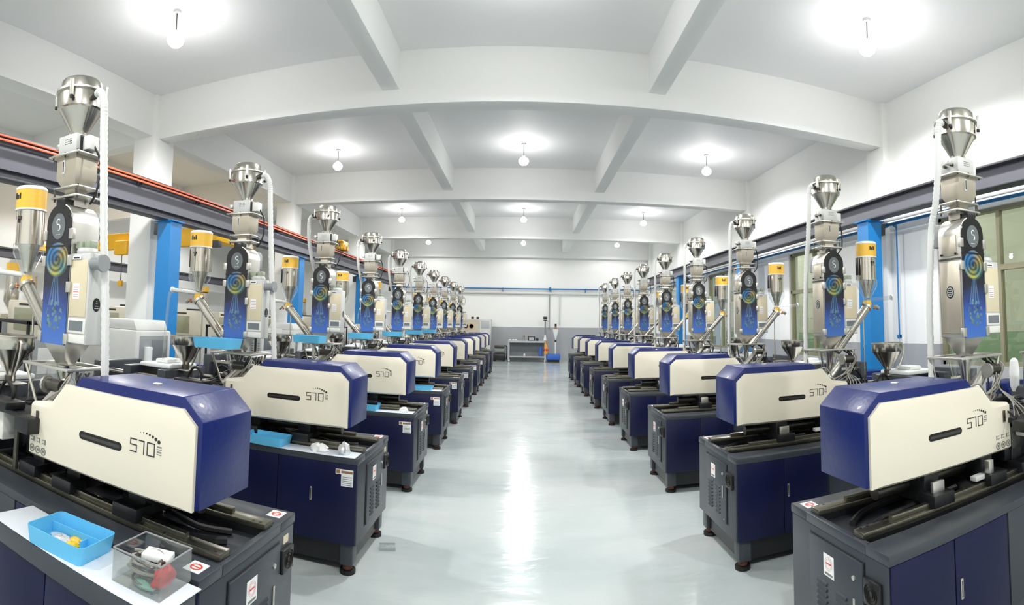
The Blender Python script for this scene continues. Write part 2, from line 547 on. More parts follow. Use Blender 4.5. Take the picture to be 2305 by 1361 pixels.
for j, y in enumerate((-1.0, 5.28, 11.38, 17.92, 23.2)):
    for x in (-4.29, -.05, 4.11):
        pendant(x, y, 'glowing bulb lamp in the %s ceiling strip, %s' % (side[x], rown[j]), power=.3 if j == 4 else .85 if j in (2, 3) else 1.1)
for j, y in enumerate((-1.0, 5.28, 11.38, 17.92)):
    pendant(-11.4, y, 'glowing bulb lamp over the left annexe, %s' % rown[j])
for y in (3.5, 11.0, 19.0):
    pendant(8.2, y, 'glowing bulb lamp in the room behind the windows, %s' % ('by the near window' if y < 5 else 'by the middle windows' if y < 15 else 'by the far windows'), 5.24)

# smoke detector
t = thing('smoke_detector', 'small round white smoke detector on the ceiling right of the aisle', 'detector', (2.2, 8.45, ZC))
B('white_plastic').lathe([(.07, 0), (.07, -.02), (.05, -.045), (.02, -.05)], n=20).build('housing', t)
B('dark_print').lathe([(.052, -.03), (.056, -.034), (.05, -.038)], n=20).build('slot_ring', t)

# ================================================================= INJECTION MACHINES
def stroke_digits(b, side_y, nrm, x0, x1, z0, z1, th=.0045):
    """570 in thin strokes on plane y; nrm -1: reads left to right towards +x seen from -y; +1: mirrored for the far side"""
    W = (x1 - x0)
    def seg(a0, c0, a1, c1):
        xa, xb = sorted((a0, a1)); za, zb = sorted((c0, c1))
        if nrm > 0: xa, xb = x0 + x1 - xb, x0 + x1 - xa
        b.box(xa - th / 2, xb + th / 2, side_y, side_y + nrm * .0015, za - th / 2, zb + th / 2)
    zm = (z0 + z1) / 2 + .002
    w = W * .26; g = W * .1
    a = x0                                            # 5
    seg(a, z1, a + w, z1); seg(a, zm, a, z1); seg(a, zm, a + w, zm); seg(a + w, z0, a + w, zm); seg(a, z0, a + w, z0)
    a = x0 + w + g                                    # 7
    seg(a, z1, a + w * .8, z1); seg(a + w * .8, z0, a + w * .8, z1)
    a = x0 + 2 * w + 1.9 * g                          # 0
    seg(a, z1, a + w * 1.1, z1); seg(a, z0, a + w * 1.1, z0); seg(a, z0, a, z1); seg(a + w * 1.1, z0, a + w * 1.1, z1)

CY0, CY1 = .285, .665      # blue hood depth
WID = .80
def make_machine():
    t = thing('injection_moulding_machine', 'x', 'machine')
    # --- base body
    b = B('dark_grey_paint')
    b.box(0, 2.75, .012, WID - .012, .20, .728, .004)
    b.box(-.002, 2.75, 0, .165, .728, .772, .006)      # raised edge ledges
    b.box(-.002, 2.75, WID - .165, WID, .728, .772, .006)
    b.box(-.002, .03, .15, WID - .15, .728, .772, .004)
    b.build('base', t)
    B('bed_grey').box(.03, 2.7, .165, WID - .165, .728, .742).build('drip_tray', t)
    B('black_metal').box(.05, 2.68, .05, WID - .05, .06, .2).build('plinth', t)
    # blue service doors on both sides
    def sidedoor(x0, x1, yy, n, hx, m='navy_panel', nm='side_door', z0=.205):
        d = B(m).box(x0, x1, yy, yy + n * .014, z0, .728, .003).build(nm, t)
        if hx:
            B('brushed_steel').box(hx - .008, hx + .008, yy + n * .014, yy + n * .02, .46, .55, .002).build('handle', d)
            B('dark_print').box(hx - .003, hx + .003, yy + n * .02, yy + n * .021, .47, .54).build('lock', d)
        return d
    sidedoor(.008, .367, .014, -1, None); sidedoor(.373, .745, .014, -1, .405)
    sidedoor(.76, 1.7, .016, -1, None, 'dark_grey_paint', z0=.28); sidedoor(1.71, 2.7, .016, -1, None, 'dark_grey_paint', z0=.28)
    yB = WID - .014
    sidedoor(.008, .585, yB, 1, .33); sidedoor(.591, 1.07, yB, 1, None)
    sidedoor(1.085, 1.9, yB - .002, 1, None, 'dark_grey_paint', z0=.28); sidedoor(1.91, 2.7, yB - .002, 1, None, 'dark_grey_paint', z0=.28)
    # warning triangle on the far side panel
    tr = MB().mat('yellow_print'); 
    tr.prism([(1.10, .34), (1.2, .34), (1.15, .43)], yB + .012, yB + .0145, 'y')
    tr.mat('dark_print').prism([(1.153, .415), (1.138, .378), (1.149, .378), (1.143, .352), (1.162, .388), (1.151, .388)], yB + .0145, yB + .0155, 'y')
    tr.build('warning_label', t)
    # --- end door
    d = B('dark_grey_paint').box(-.012, 0.001, .17, .60, .275, .69, .003).build('end_door', t)
    B('black_metal').box(-.003, .002, .163, .607, .268, .697).build('door_gap', t)
    for cc, zs in ((.485, [.50 - .026 * i for i in range(8)]), (.325, [.50 - .026 * i for i in range(8)])):
        for z in zs:
            B('dark_grey_paint').prism([(-.012, z + .012), (-.020, z), (-.0205, z - .003), (-.012, z - .004)], cc - .04, cc + .04, 'y').build('louver', d)
    B('brushed_steel').box(-.018, -.012, .222, .236, .445, .53, .002).build('handle', d)
    B('brushed_steel').cyl((-.012, .23, .615), (-.018, .23, .615), .011, n=12).build('lock', d)
    B('brushed_steel').cyl((-.012, .205, .30), (-.016, .205, .30), .006, n=8).build('screw', d)
    sb = MB().mat('white_print'); sb.box(-.0135, -.0120, .385, .47, .545, .642)
    sb.mat('red_print').lathe([(.030, 0), (.030, .0012), (.022, .0012), (.022, 0)], n=20, M=Matrix.Translation((-.0146, .4275, .603)) @ Matrix.Rotation(PI / 2, 4, 'Y'), cap=False)
    sb.box(-.0146, -.0135, .408, .447, .600, .606)
    sb.mat('grey_print').box(-.0142, -.0135, .395, .46, .552, .562)
    sb.build('door_label', d)
    # fan grille beside door
    fp = MB().mat('black_metal'); fp.box(-.022, 0, .045, .155, .545, .65, .006)
    fo = fp.build('fan_housing', t)
    fr = MB().mat('dark_steel')
    for q in (.018, .03, .042):
        fr.lathe([(q, 0), (q, .003), (q - .003, .003), (q - .003, 0)], n=20, M=Matrix.Translation((-.0255, .1, .6)) @ Matrix.Rotation(PI / 2, 4, 'Y'), cap=False)
    fr.build('fan_grille', fo)
    B('beige_front').box(-.0015, 0, .07, .12, .665, .70).build('plate_label', t)
    # feet
    for x in (.07, 1.35, 2.66):
        for y in (.07, WID - .07):
            f = MB().mat('dark_grey_paint').box(x - .045, x + .045, y - .045, y + .045, .06, .2, .004)
            f.mat('black_rubber').cyl((x, y, .0), (x, y, .025), .055, n=16)
            f.mat('rust').cyl((x, y, .03), (x, y, .06), .035, n=12)
            f.build('foot', t)
    # labels on the bed corners
    for y, nm in ((.075, 'corner_label'), (WID - .075, 'bed_label')):
        lb = MB().mat('white_print').box(.03, .10, y - .045, y + .035, .772, .7735)
        lb.mat('red_print').lathe([(.024, .7735), (.024, .7745), (.017, .7745), (.017, .7735)], c=(.065, y - .005, 0), n=18, cap=False)
        lb.box(.046, .084, y - .008, y - .002, .7735, .7745)
        lb.build(nm, t)
    # --- rails
    for y0, y1 in ((.20, .27), (.56, .63)):
        b = B('rail_steel').box(.02, 2.6, y0, y1, .772, .798, .003)
        b.mat('black_metal').box(.02, 2.6, y0 - .004, y1 + .004, .742, .772)
        b.mat('rail_steel').box(.2, 2.55, (y0 + y1) / 2 - .014, (y0 + y1) / 2 + .014, .798, .822, .003)
        b.mat('slot_black')
        for x in (.05, .085, .3, .42): b.cyl((x, (y0 + y1) / 2 + .022, .797), (x, (y0 + y1) / 2 + .022, .7992), .007, n=8)
        b.build('guide_rail', t)
    # carriage under the hood
    b = B('black_metal')
    for x in (.5, .92, 1.2):
        for y0, y1 in ((.18, .29), (.54, .65)): b.box(x - .07, x + .07, y0, y1, .80, .86, .006)
        b.box(x - .05, x + .05, .27, .57, .80, .95, .006)
    each(b, 'carriage', t)
    B('dark_steel').cyl((.25, .415, .87), (1.25, .415, .87), .035, n=16).build('ram', t)
    b = B('brushed_steel').box(.46, .54, .22, .24, .83, .91, .004).box(.86, .90, .2, .235, .86, .93, .004)
    b.mat('light_grey').box(.78, .9, .225, .27, .835, .86, .004)
    b.box(.56, .575, .30, .42, .76, .86)
    each(b, 'bracket', t)
    # curved chain guides lying on the bed
    b = B('black_rubber')
    b.tube([(.12, .42, .755), (.25, .5, .76), (.45, .5, .78), (.7, .42, .80)], .018, n=6)
    b.tube([(.15, .33, .755), (.3, .38, .76), (.5, .36, .78), (.75, .35, .80)], .014, n=6)
    each(b, 'cable_chain', t)
    # --- blue hood (hollow shell from the side profile)
    pr = [(.104, .945), (.104, 1.28), (.2, 1.368), (.80, 1.368), (.87, 1.285), (.93, 1.23), (.93, .945)]
    b = B('navy_cover').prism(pr, CY0, CY1, 'y', .004)
    hood = b.build('hood', t)
    B('brushed_steel').lathe([(.022, 0), (.022, .006), (.015, .008)], c=(.47, .5, 1.368), n=12).build('hood_vent', hood)
    # --- cream side covers with sloped rim
    for yo, n in ((CY0, -1), (CY1, 1)):
        out = [(.125, .94), (.125, 1.262), (.19, 1.322), (.885, 1.322), (.975, 1.225), (1.12, 1.203), (1.12, .935)]
        inn = [(.165, .955), (.165, 1.238), (.212, 1.277), (.865, 1.277), (.955, 1.19), (1.115, 1.188), (1.115, .95)]
        y0, y1, y2 = yo + n * .001, yo + n * .018, yo + n * .04
        vs = [(x, y0, z) for x, z in out] + [(x, y1, z) for x, z in out] + [(x, y2, z) for x, z in inn]
        N = 7; fs = [list(range(N)), [2 * N + i for i in range(N)]]
        for i in range(N):
            j = (i + 1) % N
            fs += [(i, j, N + j, N + i), (N + i, N + j, 2 * N + j, 2 * N + i)]
        c = MB().mat('cream_paint')._add(vs, fs)
        c.box(.965, 1.119, yo, yo - n * .12, .937, 1.20)
        c = c.build('side_cover', t)
        # slot
        if n < 0: s0, s1, tx0, tx1 = .465, .705, .748, .872
        else: s0, s1, tx0, tx1 = .48, .747, .303, .432
        zs = 1.118; r = .018
        sl = MB().mat('slot_black')
        pts = []
        for k in range(9): a = PI / 2 + PI * k / 8; pts.append((s0 + r + r * math.cos(a), zs + r * math.sin(a)))
        for k in range(9): a = -PI / 2 + PI * k / 8; pts.append((s1 - r + r * math.cos(a), zs + r * math.sin(a)))
        sl.prism(pts, y2, y2 + n * .0012, 'y')
        sl.mat('dark_steel').box(s0 + .012, s1 - .012, y2 + n * .0012, y2 + n * .002, zs - .007, zs + .006)
        sl.build('vent_slot', c)
        tb = MB().mat('dark_print'); stroke_digits(tb, y2, n, tx0, tx1, 1.118, 1.168)
        tb.build('model_number', c)
        db = MB().mat('dark_print')
        for q in range(7):
            f = q / 6
            px = tx0 + .052 + f * .098
            pz = 1.192 + .012 * math.sin(PI * (.25 + f * .75)) - f * f * .012
            if n > 0: px = tx0 + tx1 - px
            rad = .0018 + .0062 * f
            db.lathe([(rad, 0), (rad, .0012)], n=12, M=Matrix.Translation((px, y2, pz)) @ Matrix.Rotation(PI / 2 * (-1 if n > 0 else 1), 4, 'X'))
        for q in range(2):
            xa, xb = tx1 + .012, tx1 + .036
            if n > 0: xa, xb = tx0 + tx1 - xb, tx0 + tx1 - xa
            db.mat('grey_print').box(xa, xb, y2, y2 + n * .001, 1.158 - q * .02, 1.164 - q * .02)
            db.box(xa, xb, y2, y2 + n * .001, 1.150 - q * .02, 1.153 - q * .02)
        db.build('dot_trail', c)
        ic = MB().mat('grey_print')
        for q in range(3):
            px = 1.0 + q * .045; pz = .975
            ic.lathe([(.0195, 0), (.0195, .0012), (.0135, .0012), (.0135, 0)], n=16, M=Matrix.Translation((px, y2, pz)) @ Matrix.Rotation(PI / 2 * (-1 if n > 0 else 1), 4, 'X'), cap=False)
            ic.box(px - .007, px + .007, y2, y2 + n * .0012, pz - .006, pz + .007)
            ic.box(px - .016, px - .007, y2, y2 + n * .0012, 1.010, 1.034)
            ic.box(px - .003, px + .012, y2, y2 + n * .0012, 1.012, 1.016); ic.box(px - .003, px + .012, y2, y2 + n * .0012, 1.028, 1.032)
        ic.build('safety_icons', c)
        B('dark_steel').box(1.05, 1.068, y2, y2 + n * .008, 1.10, 1.165, .002).build('sight_slot', c)
    # --- feed block, platens and clamp
    b = B('black_metal').box(1.10, 1.62, .12, .68, 1.085, 1.115, .006)
    b.build('feed_table', t)
    b = B('black_metal').box(1.10, 1.36, .28, .54, .86, 1.085, .008)
    b.mat('dark_steel').box(1.12, 1.2, .24, .28, .93, 1.06, .004).box(1.12, 1.2, .54, .58, .93, 1.06, .004)
    b.build('feed_block', t)
    B('dark_steel').cyl((1.36, .41, .98), (1.72, .41, .98), .05, n=18).build('barrel', t)
    for x in (1.72, 2.12, 2.5):
        B('dark_grey_paint').box(x, x + .09, .1, .7, .772, 1.20, .01).build('platen', t)
    for y in (.17, .63):
        for z in (.85, 1.12):
            B('steel').cyl((1.6, y, z), (2.62, y, z), .022, n=12).build('tie_bar', t)
    b = B('box_white').box(1.16, 1.28, .15, .25, 1.0, 1.06, .012)
    b.box(1.40, 1.50, .12, .24, .93, 1.085, .01)
    b.box(1.40, 1.50, .56, .68, .93, 1.085, .01)
    each(b, 'valve_cover', t)
    b = B('dark_steel')
    for y in (.15, .65):
        b.cyl((1.3, y, .80), (1.3, y, 1.09), .016, n=10); b.cyl((1.58, y, .80), (1.58, y, 1.09), .016, n=10)
    each(b, 'post', t)
    # black hydraulic bits behind/around
    b = B('black_metal').box(1.02, 1.25, .02, .16, 1.06, 1.12, .008).box(1.04, 1.16, .64, .78, 1.05, 1.13, .01).box(1.3, 1.6, .60, .74, 1.116, 1.16, .01)
    b.box(1.45, 1.55, .1, .2, 1.116, 1.17, .01)
    each(b, 'junction_box', t)
    b = B('black_rubber')
    b.tube([(1.42, .2, 1.12), (1.40, .2, 1.2), (1.47, .2, 1.24), (1.53, .2, 1.19), (1.54, .2, 1.12)], .011, n=6)
    b.tube([(1.42, .62, 1.12), (1.40, .62, 1.2), (1.47, .62, 1.25), (1.53, .62, 1.19), (1.54, .62, 1.12)], .011, n=6)
    for q in range(6):
        a = random.uniform(0, 1)
        b.tube([(1.08 + .06 * q, .14 + .1 * a, 1.12), (1.12 + .06 * q, .2 + .3 * a, 1.17), (1.2 + .05 * q, .3 + .2 * a, 1.14), (1.3 + .04 * q, .5, 1.12)], .006, n=5)
    each(b, 'black_cable', t)
    b = B('cable_grey')
    b.tube([(.90, .36, 1.31), (.96, .33, 1.32), (1.03, .32, 1.22), (1.08, .30, 1.14), (1.12, .28, 1.12)], .006, n=6)
    b.tube([(.92, .58, 1.30), (1.0, .6, 1.25), (1.05, .60, 1.16), (1.10, .58, 1.12)], .006, n=6)
    for q in range(4):
        b.tube([(1.1 + .05 * q, .2, 1.12), (1.15 + .06 * q, .25 + .05 * q, 1.20), (1.22, .40, 1.27), (1.25, .45, 1.40)], .004, n=5)
    each(b, 'grey_cable', t)
    # yellowish fittings
    b = B('copper')
    for q in range(7): b.sphere((1.25 + .03 * q, .27 + .03 * (q % 3), 1.125 + .012 * (q % 2)), .014, 8)
    each(b, 'brass_fitting', t)
    # small white covers and a blue controller box at the far end
    b = B('white_plastic').box(1.75, 2.1, .2, .6, 1.2, 1.235, .012)
    b.box(1.86, 2.0, .28, .5, 1.235, 1.27, .014)
    each(b, 'guard_cover', t)
    return t

# ================================================================= RESIN DRYER (front -Y)
def make_dryer(hose_side=-1, foot=1.14):
    t = thing('resin_dryer', 'x', 'dryer')
    AR = .104
    def arch(w, z0, zt, n=14):
        cz = zt - w
        return [(-w, z0), (w, z0)] + [(w * math.cos(PI * k / n), cz + w * math.sin(PI * k / n)) for k in range(n + 1)]
    # housing
    B('brushed_steel').prism(arch(AR, 1.56, 2.31), -.098, .098, 'y', .004).build('housing', t)
    # front graphic panel: own object space starting at its foot
    g = B('dryer_graphic').prism([(x * .97, z - 1.56) for x, z in arch(AR, 1.555, 2.305)], -.006, .0, 'y').build('front_panel', t, (0, -.099, 1.56))
    B('panel_black').box(-.035, .035, -.105, -.05, 2.29, 2.335, .004).build('latch_plate', t)
    e = MB().mat('emblem_grey').lathe([(.055, 0), (.055, .003)], n=28, M=Matrix.Translation((0, -.105, 2.185)) @ Matrix.Rotation(PI / 2, 4, 'X') @ Matrix.Diagonal((1, 1.28, 1, 1)))
    em = e.build('emblem', t)
    sb = MB().mat('white_print')
    pts = []
    for k in range(13):
        a = math.radians(30 + 200 * k / 12); pts.append((.013 * math.cos(a), 2.208 + .015 * math.sin(a)))
    for k in range(1, 13):
        a = math.radians(130 - 220 * k / 12); pts.append((.013 * math.cos(a) + .002, 2.178 + .016 * math.sin(a)))
    sb.tube([(x, -.1090, z) for x, z in pts], .0032, n=5, sub=2)
    sb.box(-.02, .02, -.1092, -.108, 2.138, 2.1405)
    sb.build('emblem_letter', em)
    B('panel_black').box(-AR, AR, -.1065, -.099, 2.073, 2.083).build('panel_joint', t)
    # hinges
    for z in (1.59, 1.86, 2.0, 2.14):
        for s_ in (-1, 1):
            if s_ < 0 and z == 1.86: continue
            B('brushed_steel').box(s_ * .108 - .016, s_ * .108 + .016, -.112, -.09, z - .028, z + .028, .003).build('hinge', t)
    # aisle side doors (left and right flank)
    for s_ in (-1,):
        x0 = s_ * AR
        B('warm_steel').box(x0 - .006, x0, -.085, .085, 1.585, 2.03, .003).build('side_door', t)
        B('warm_steel').box(x0 - .005, x0, -.06, .06, 2.065, 2.19, .003).build('side_hatch', t)
        B('dark_steel').box(x0 - .004, x0, -.095, .095, 2.04, 2.052).build('side_seam', t)
        o = MB().mat('panel_black').lathe([(.031, 0), (.031, .002)], n=24, M=Matrix.Translation((x0 - .006, 0, 1.84)) @ Matrix.Rotation(-PI / 2, 4, 'Y') @ Matrix.Diagonal((1.25, 1, 1, 1)))
        o.mat('light_grey').lathe([(.024, .002), (.024, .003), (.020, .003), (.020, .002)], n=20, M=Matrix.Translation((x0 - .006, 0, 1.84)) @ Matrix.Rotation(-PI / 2, 4, 'Y') @ Matrix.Diagonal((1.2, 1, 1, 1)), cap=False)
        for a in range(3): o.box(x0 - .0095, x0 - .008, -.014, .014, 1.826 + .012 * a, 1.829 + .012 * a)
        o.build('round_badge', t)
        for yy in (-.06, .06): B('black_rubber').sphere((x0 - .012, yy, 2.075), .008, 8).build('latch_knob', t)
    # control box on the right flank
    xb0, xb1 = AR + .002, AR + .148
    cb = B('light_grey').box(xb0, xb1, -.096, .018, 1.57, 2.035, .006).build('control_box', t)
    B('beige_front').box(xb0 + .008, xb1 - .012, -.1, -.095, 1.71, 2.0, .002).build('front_cover', cb)
    B('box_white').box(xb0 + .008, xb1 - .006, -.102, -.095, 1.625, 1.70, .003).build('vent_frame', cb)
    B('vent_grey').box(xb0 + .02, xb1 - .022, -.1035, -.101, 1.638, 1.688).build('vent_panel', cb)
    B('box_white').box(xb0 + .008, xb1 - .006, -.102, -.095, 1.575, 1.618, .003).build('lower_cover', cb)
    lb = MB().mat('white_print').box(xb0 + .02, xb0 + .085, -.1035, -.101, 2.002, 2.022)
    lb.mat('dark_print').box(xb0 + .03, xb0 + .075, -.1045, -.1035, 2.008, 2.015); lb.build('name_strip', cb)
    lb = MB().mat('white_print').box(xb0 + .035, xb0 + .085, -.102, -.0998, 1.80, 1.88)
    lb.mat('red_print')
    for q in range(3): lb.box(xb0 + .04, xb0 + .08, -.1028, -.102, 1.81 + .024 * q, 1.813 + .024 * q)
    lb.mat('grey_print').box(xb0 + .04, xb0 + .08, -.1028, -.102, 1.822, 1.8235).box(xb0 + .04, xb0 + .08, -.1028, -.102, 1.846, 1.8475)
    lb.build('notice', cb)
    o = MB().mat('panel_black').lathe([(.026, 0), (.026, .002)], n=20, M=Matrix.Translation((xb1, -.035, 1.775)) @ Matrix.Rotation(PI / 2, 4, 'Y') @ Matrix.Diagonal((1.35, 1, 1, 1)))
    o.mat('light_grey')
    for a in range(4): o.box(xb1 + .002, xb1 + .003, -.05 + .004 * a, -.02 - .004 * a, 1.755 + .012 * a, 1.758 + .012 * a)
    o.build('round_badge', cb)
    B('light_grey').lathe([(.055, 0), (.058, .012), (.05, .03)], c=(xb0 + .065, -.04, 2.035), n=20).build('motor_cap', cb)
    b = B('knob_green').box(xb0 + .012, xb0 + .06, -.08, -.03, 2.06, 2.10, .008).box(xb0 + .065, xb0 + .11, -.07, -.01, 2.062, 2.105, .008)
    each(b, 'air_filter', cb)
    # upper rounded housing behind and duct
    B('mid_grey').prism([(.06, 2.14), (.06, 2.26), (.035, 2.285), (-.05, 2.285), (-.08, 2.24), (-.08, 2.14)], -.07, .07, 'x', .006, M=Matrix.Translation((0, .14, 0))).build('rear_duct', t)
    # neck and flanges
    b = B('steel').box(-.05, .05, -.05, .05, 2.30, 2.345).lathe([(.04, 2.30), (.04, 2.345)], n=16)
    b.build('neck', t)
    B('brushed_steel').box(-.11, .11, -.085, .085, 2.345, 2.356, .002).build('lower_flange', t)
    for x in (-.095, .095):
        for y in (-.07, .07):
            B('dark_steel').cyl((x, y, 2.33), (x, y, 2.415), .006, n=8).build('flange_bolt', t)
    b = B('warm_steel').lathe([(.072, 2.356), (.06, 2.375), (.06, 2.392), (.075, 2.41)], n=4, M=Matrix.Rotation(PI / 4, 4, 'Z'))
    b.build('slide_gate', t)
    B('brushed_steel').box(-.1, .1, -.08, .08, 2.398, 2.408, .002).build('upper_flange', t)
    # sight hopper (square, tapering)
    S2 = math.sqrt(2)
    R4 = Matrix.Rotation(PI / 4, 4, 'Z')
    h = B('warm_steel').lathe([(.055 * S2, 2.408), (.079 * S2, 2.455), (.079 * S2, 2.572)], n=4, M=R4).build('sight_hopper', t)
    q = MB().mat('light_grey').box(-.03, -.008, -.083, -.078, 2.475, 2.552, .003)
    q.mat('dark_steel').box(-.0225, -.0155, -.085, -.082, 2.485, 2.542)
    q.build('sight_glass', h)
    B('brushed_steel').box(-.125, .125, -.105, .105, 2.572, 2.582, .002).build('top_flange', t)
    for x in (-.1, 0, .1):
        for y in (-.09, .09): B('dark_steel').cyl((x, y, 2.56), (x, y, 2.592), .005, n=6).build('flange_bolt', t)
    bx = B('light_grey').box(-.078, .07, -.075, .075, 2.582, 2.69, .003).build('loader_box', t)
    q = MB().mat('dark_steel')
    for i in range(5):
        for j in range(3): q.cyl((-.02 + .012 * i, -.0752, 2.64 + .012 * j), (-.02 + .012 * i, -.0765, 2.64 + .012 * j), .003, n=6)
    q.build('vent_hole', bx)
    q = MB().mat('dark_steel').cyl((-.078, -.03, 2.64), (-.1, -.03, 2.64), .01, n=10).cyl((-.078, .03, 2.64), (-.1, .03, 2.64), .01, n=10)
    q.mat('brushed_steel').box(-.135, -.1, -.05, -.01, 2.635, 2.665, .003)
    each(q, 'solenoid', bx)
    B('box_white').box(.08, .135, -.04, .03, 2.60, 2.675, .004).build('terminal_box', bx)
    B('black_metal').box(.07, .08, -.05, .04, 2.6, 2.68).build('cable_gland', bx)
    # loader hopper on top
    hc = B('steel').lathe([(.04, 2.69), (.045, 2.71), (.118, 2.832), (.13, 2.838), (.13, 2.925), (.128, 2.93)], n=36).build('loader_hopper', t)
    B('brushed_steel').lathe([(.132, 2.922), (.142, 2.926), (.142, 2.936), (.132, 2.94)], n=36).build('clamp_ring', t)
    B('steel').lathe([(.125, 2.94), (.118, 2.945), (.112, 2.99), (.104, 3.0), (.03, 3.004)], n=36).build('lid', t)
    for k in range(4):
        a = math.radians(-62 + 90 * k)
        M = Matrix.Rotation(a, 4, 'Z')
        q = MB().mat('brushed_steel').box(.138, .152, -.011, .011, 2.875, 2.965, .003, M=M)
        q.mat('black_rubber').cyl(M @ Vector((.145, 0, 2.862)), M @ Vector((.145, 0, 2.877)), .011, n=10)
        q.build('toggle_clamp', t)
    for k in range(6):
        a = PI / 3 * k
        B('brushed_steel').sphere((.05 * math.cos(a), .05 * math.sin(a), 2.702), .009, 8).build('wing_nut', hc)
    # outlet + cable
    s_ = hose_side
    B('dark_steel').cyl((s_ * .12, -.02, 2.885), (s_ * .175, -.035, 2.895), .02, n=14).build('hose_socket', t)
    B('black_rubber').tube([(.13, 0, 2.62), (.165, .01, 2.55), (.175, .01, 2.45), (.16, .0, 2.36), (.12, 0, 2.31)], .006, n=6).build('power_cable', t)
    if s_ > 0:
        hp = [(.165, -.03, 2.89), (.21, -.05, 2.875), (.245, -.055, 2.80), (.255, -.055, 2.65), (.27, -.05, 2.4), (.285, -.04, 2.1), (.30, -.03, 1.9), (.325, -.03, 1.6), (.34, -.03, 1.36), (.345, -.03, 1.2)]
    else:
        hp = [(-.165, -.03, 2.89), (-.19, -.035, 2.875), (-.205, -.035, 2.80), (-.20, -.02, 2.6), (-.18, .03, 2.4), (-.165, .09, 2.25), (-.16, .12, 2.0), (-.16, .14, 1.7), (-.16, .14, 1.2)]
    B('hose_white').tube(hp, .0225, n=10, rings=.86, sub=14).build('suction_hose', t)
    if s_ > 0:
        v = MB().mat('mid_grey').cyl((.262, -.085, 1.98), (.33, -.085, 1.98), .03, n=16)
        v.cyl((.33, -.085, 1.98), (.345, -.085, 1.98), .043, n=20)
        v.build('blower_valve', t)
    # bottom cone, ring plate
    B('brushed_steel').lathe([(.05, 1.445), (.128, 1.56)], n=4, M=R4).build('outlet_cone', t)
    b = B('brushed_steel').box(-.19, .19, -.15, -.12, 1.43, 1.445, .002).box(-.19, .19, .12, .15, 1.43, 1.445, .002).box(-.19, -.16, -.12, .12, 1.43, 1.445, .002).box(.16, .19, -.12, .12, 1.43, 1.445, .002)
    b.box(-.16, .16, -.012, .012, 1.43, 1.445)
    each(b, 'support_frame', t)
    for x in (-.175, .175):
        for y in (-.135, .135):
            M = Matrix.Translation((x, y, 1.43))
            B('steel').cyl((x, y, 1.43), (x * .55, y * .7, foot), .009, n=8).build('leg', t)
    B('clear_plastic').lathe([(.11, 1.43), (.10, 1.36), (.045, 1.2), (.04, foot + .01)], n=24, cap=False).build('mixing_bowl', t)
    b = B('steel').lathe([(.05, 1.44), (.045, 1.40), (.03, 1.36), (.03, foot + .05), (.05, foot + .04), (.05, foot)], n=18)
    b.build('feed_tube', t)
    B('brushed_steel').cyl((.11, -.08, 1.36), (-.07, -.10, 1.19), .03, n=16).build('dosing_cylinder', t)
    b = MB().mat('dark_steel').cyl((.04, -.14, 1.35), (.15, -.14, 1.35), .034, n=16).mat('brushed_steel').cyl((.03, -.15, 1.35), (.045, -.15, 1.35), .045, n=16)
    b.build('dosing_motor', t)
    b = B('cable_grey')
    for q in range(5):
        r = lambda a: random.uniform(-a, a)
        b.tube([(.17 + r(.02), -.1 + r(.04), 1.42), (.2 + r(.03), -.14 + r(.04), 1.36), (.1 + r(.06), -.16 + r(.03), 1.25), (.02 + r(.1), -.15, 1.18), (-.05 + r(.1), -.14, 1.13)], .0045, n=5)
    each(b, 'signal_cable', t)
    b = B('black_rubber')
    for q in range(4):
        b.tube([(.18 + r(.02), .0 + r(.08), 1.42), (.22 + r(.03), -.04 + r(.08), 1.33), (.18 + r(.04), -.08 + r(.05), 1.2), (.12 + r(.05), -.1, 1.13)], .006, n=5)
    each(b, 'black_cable', t)
    return t

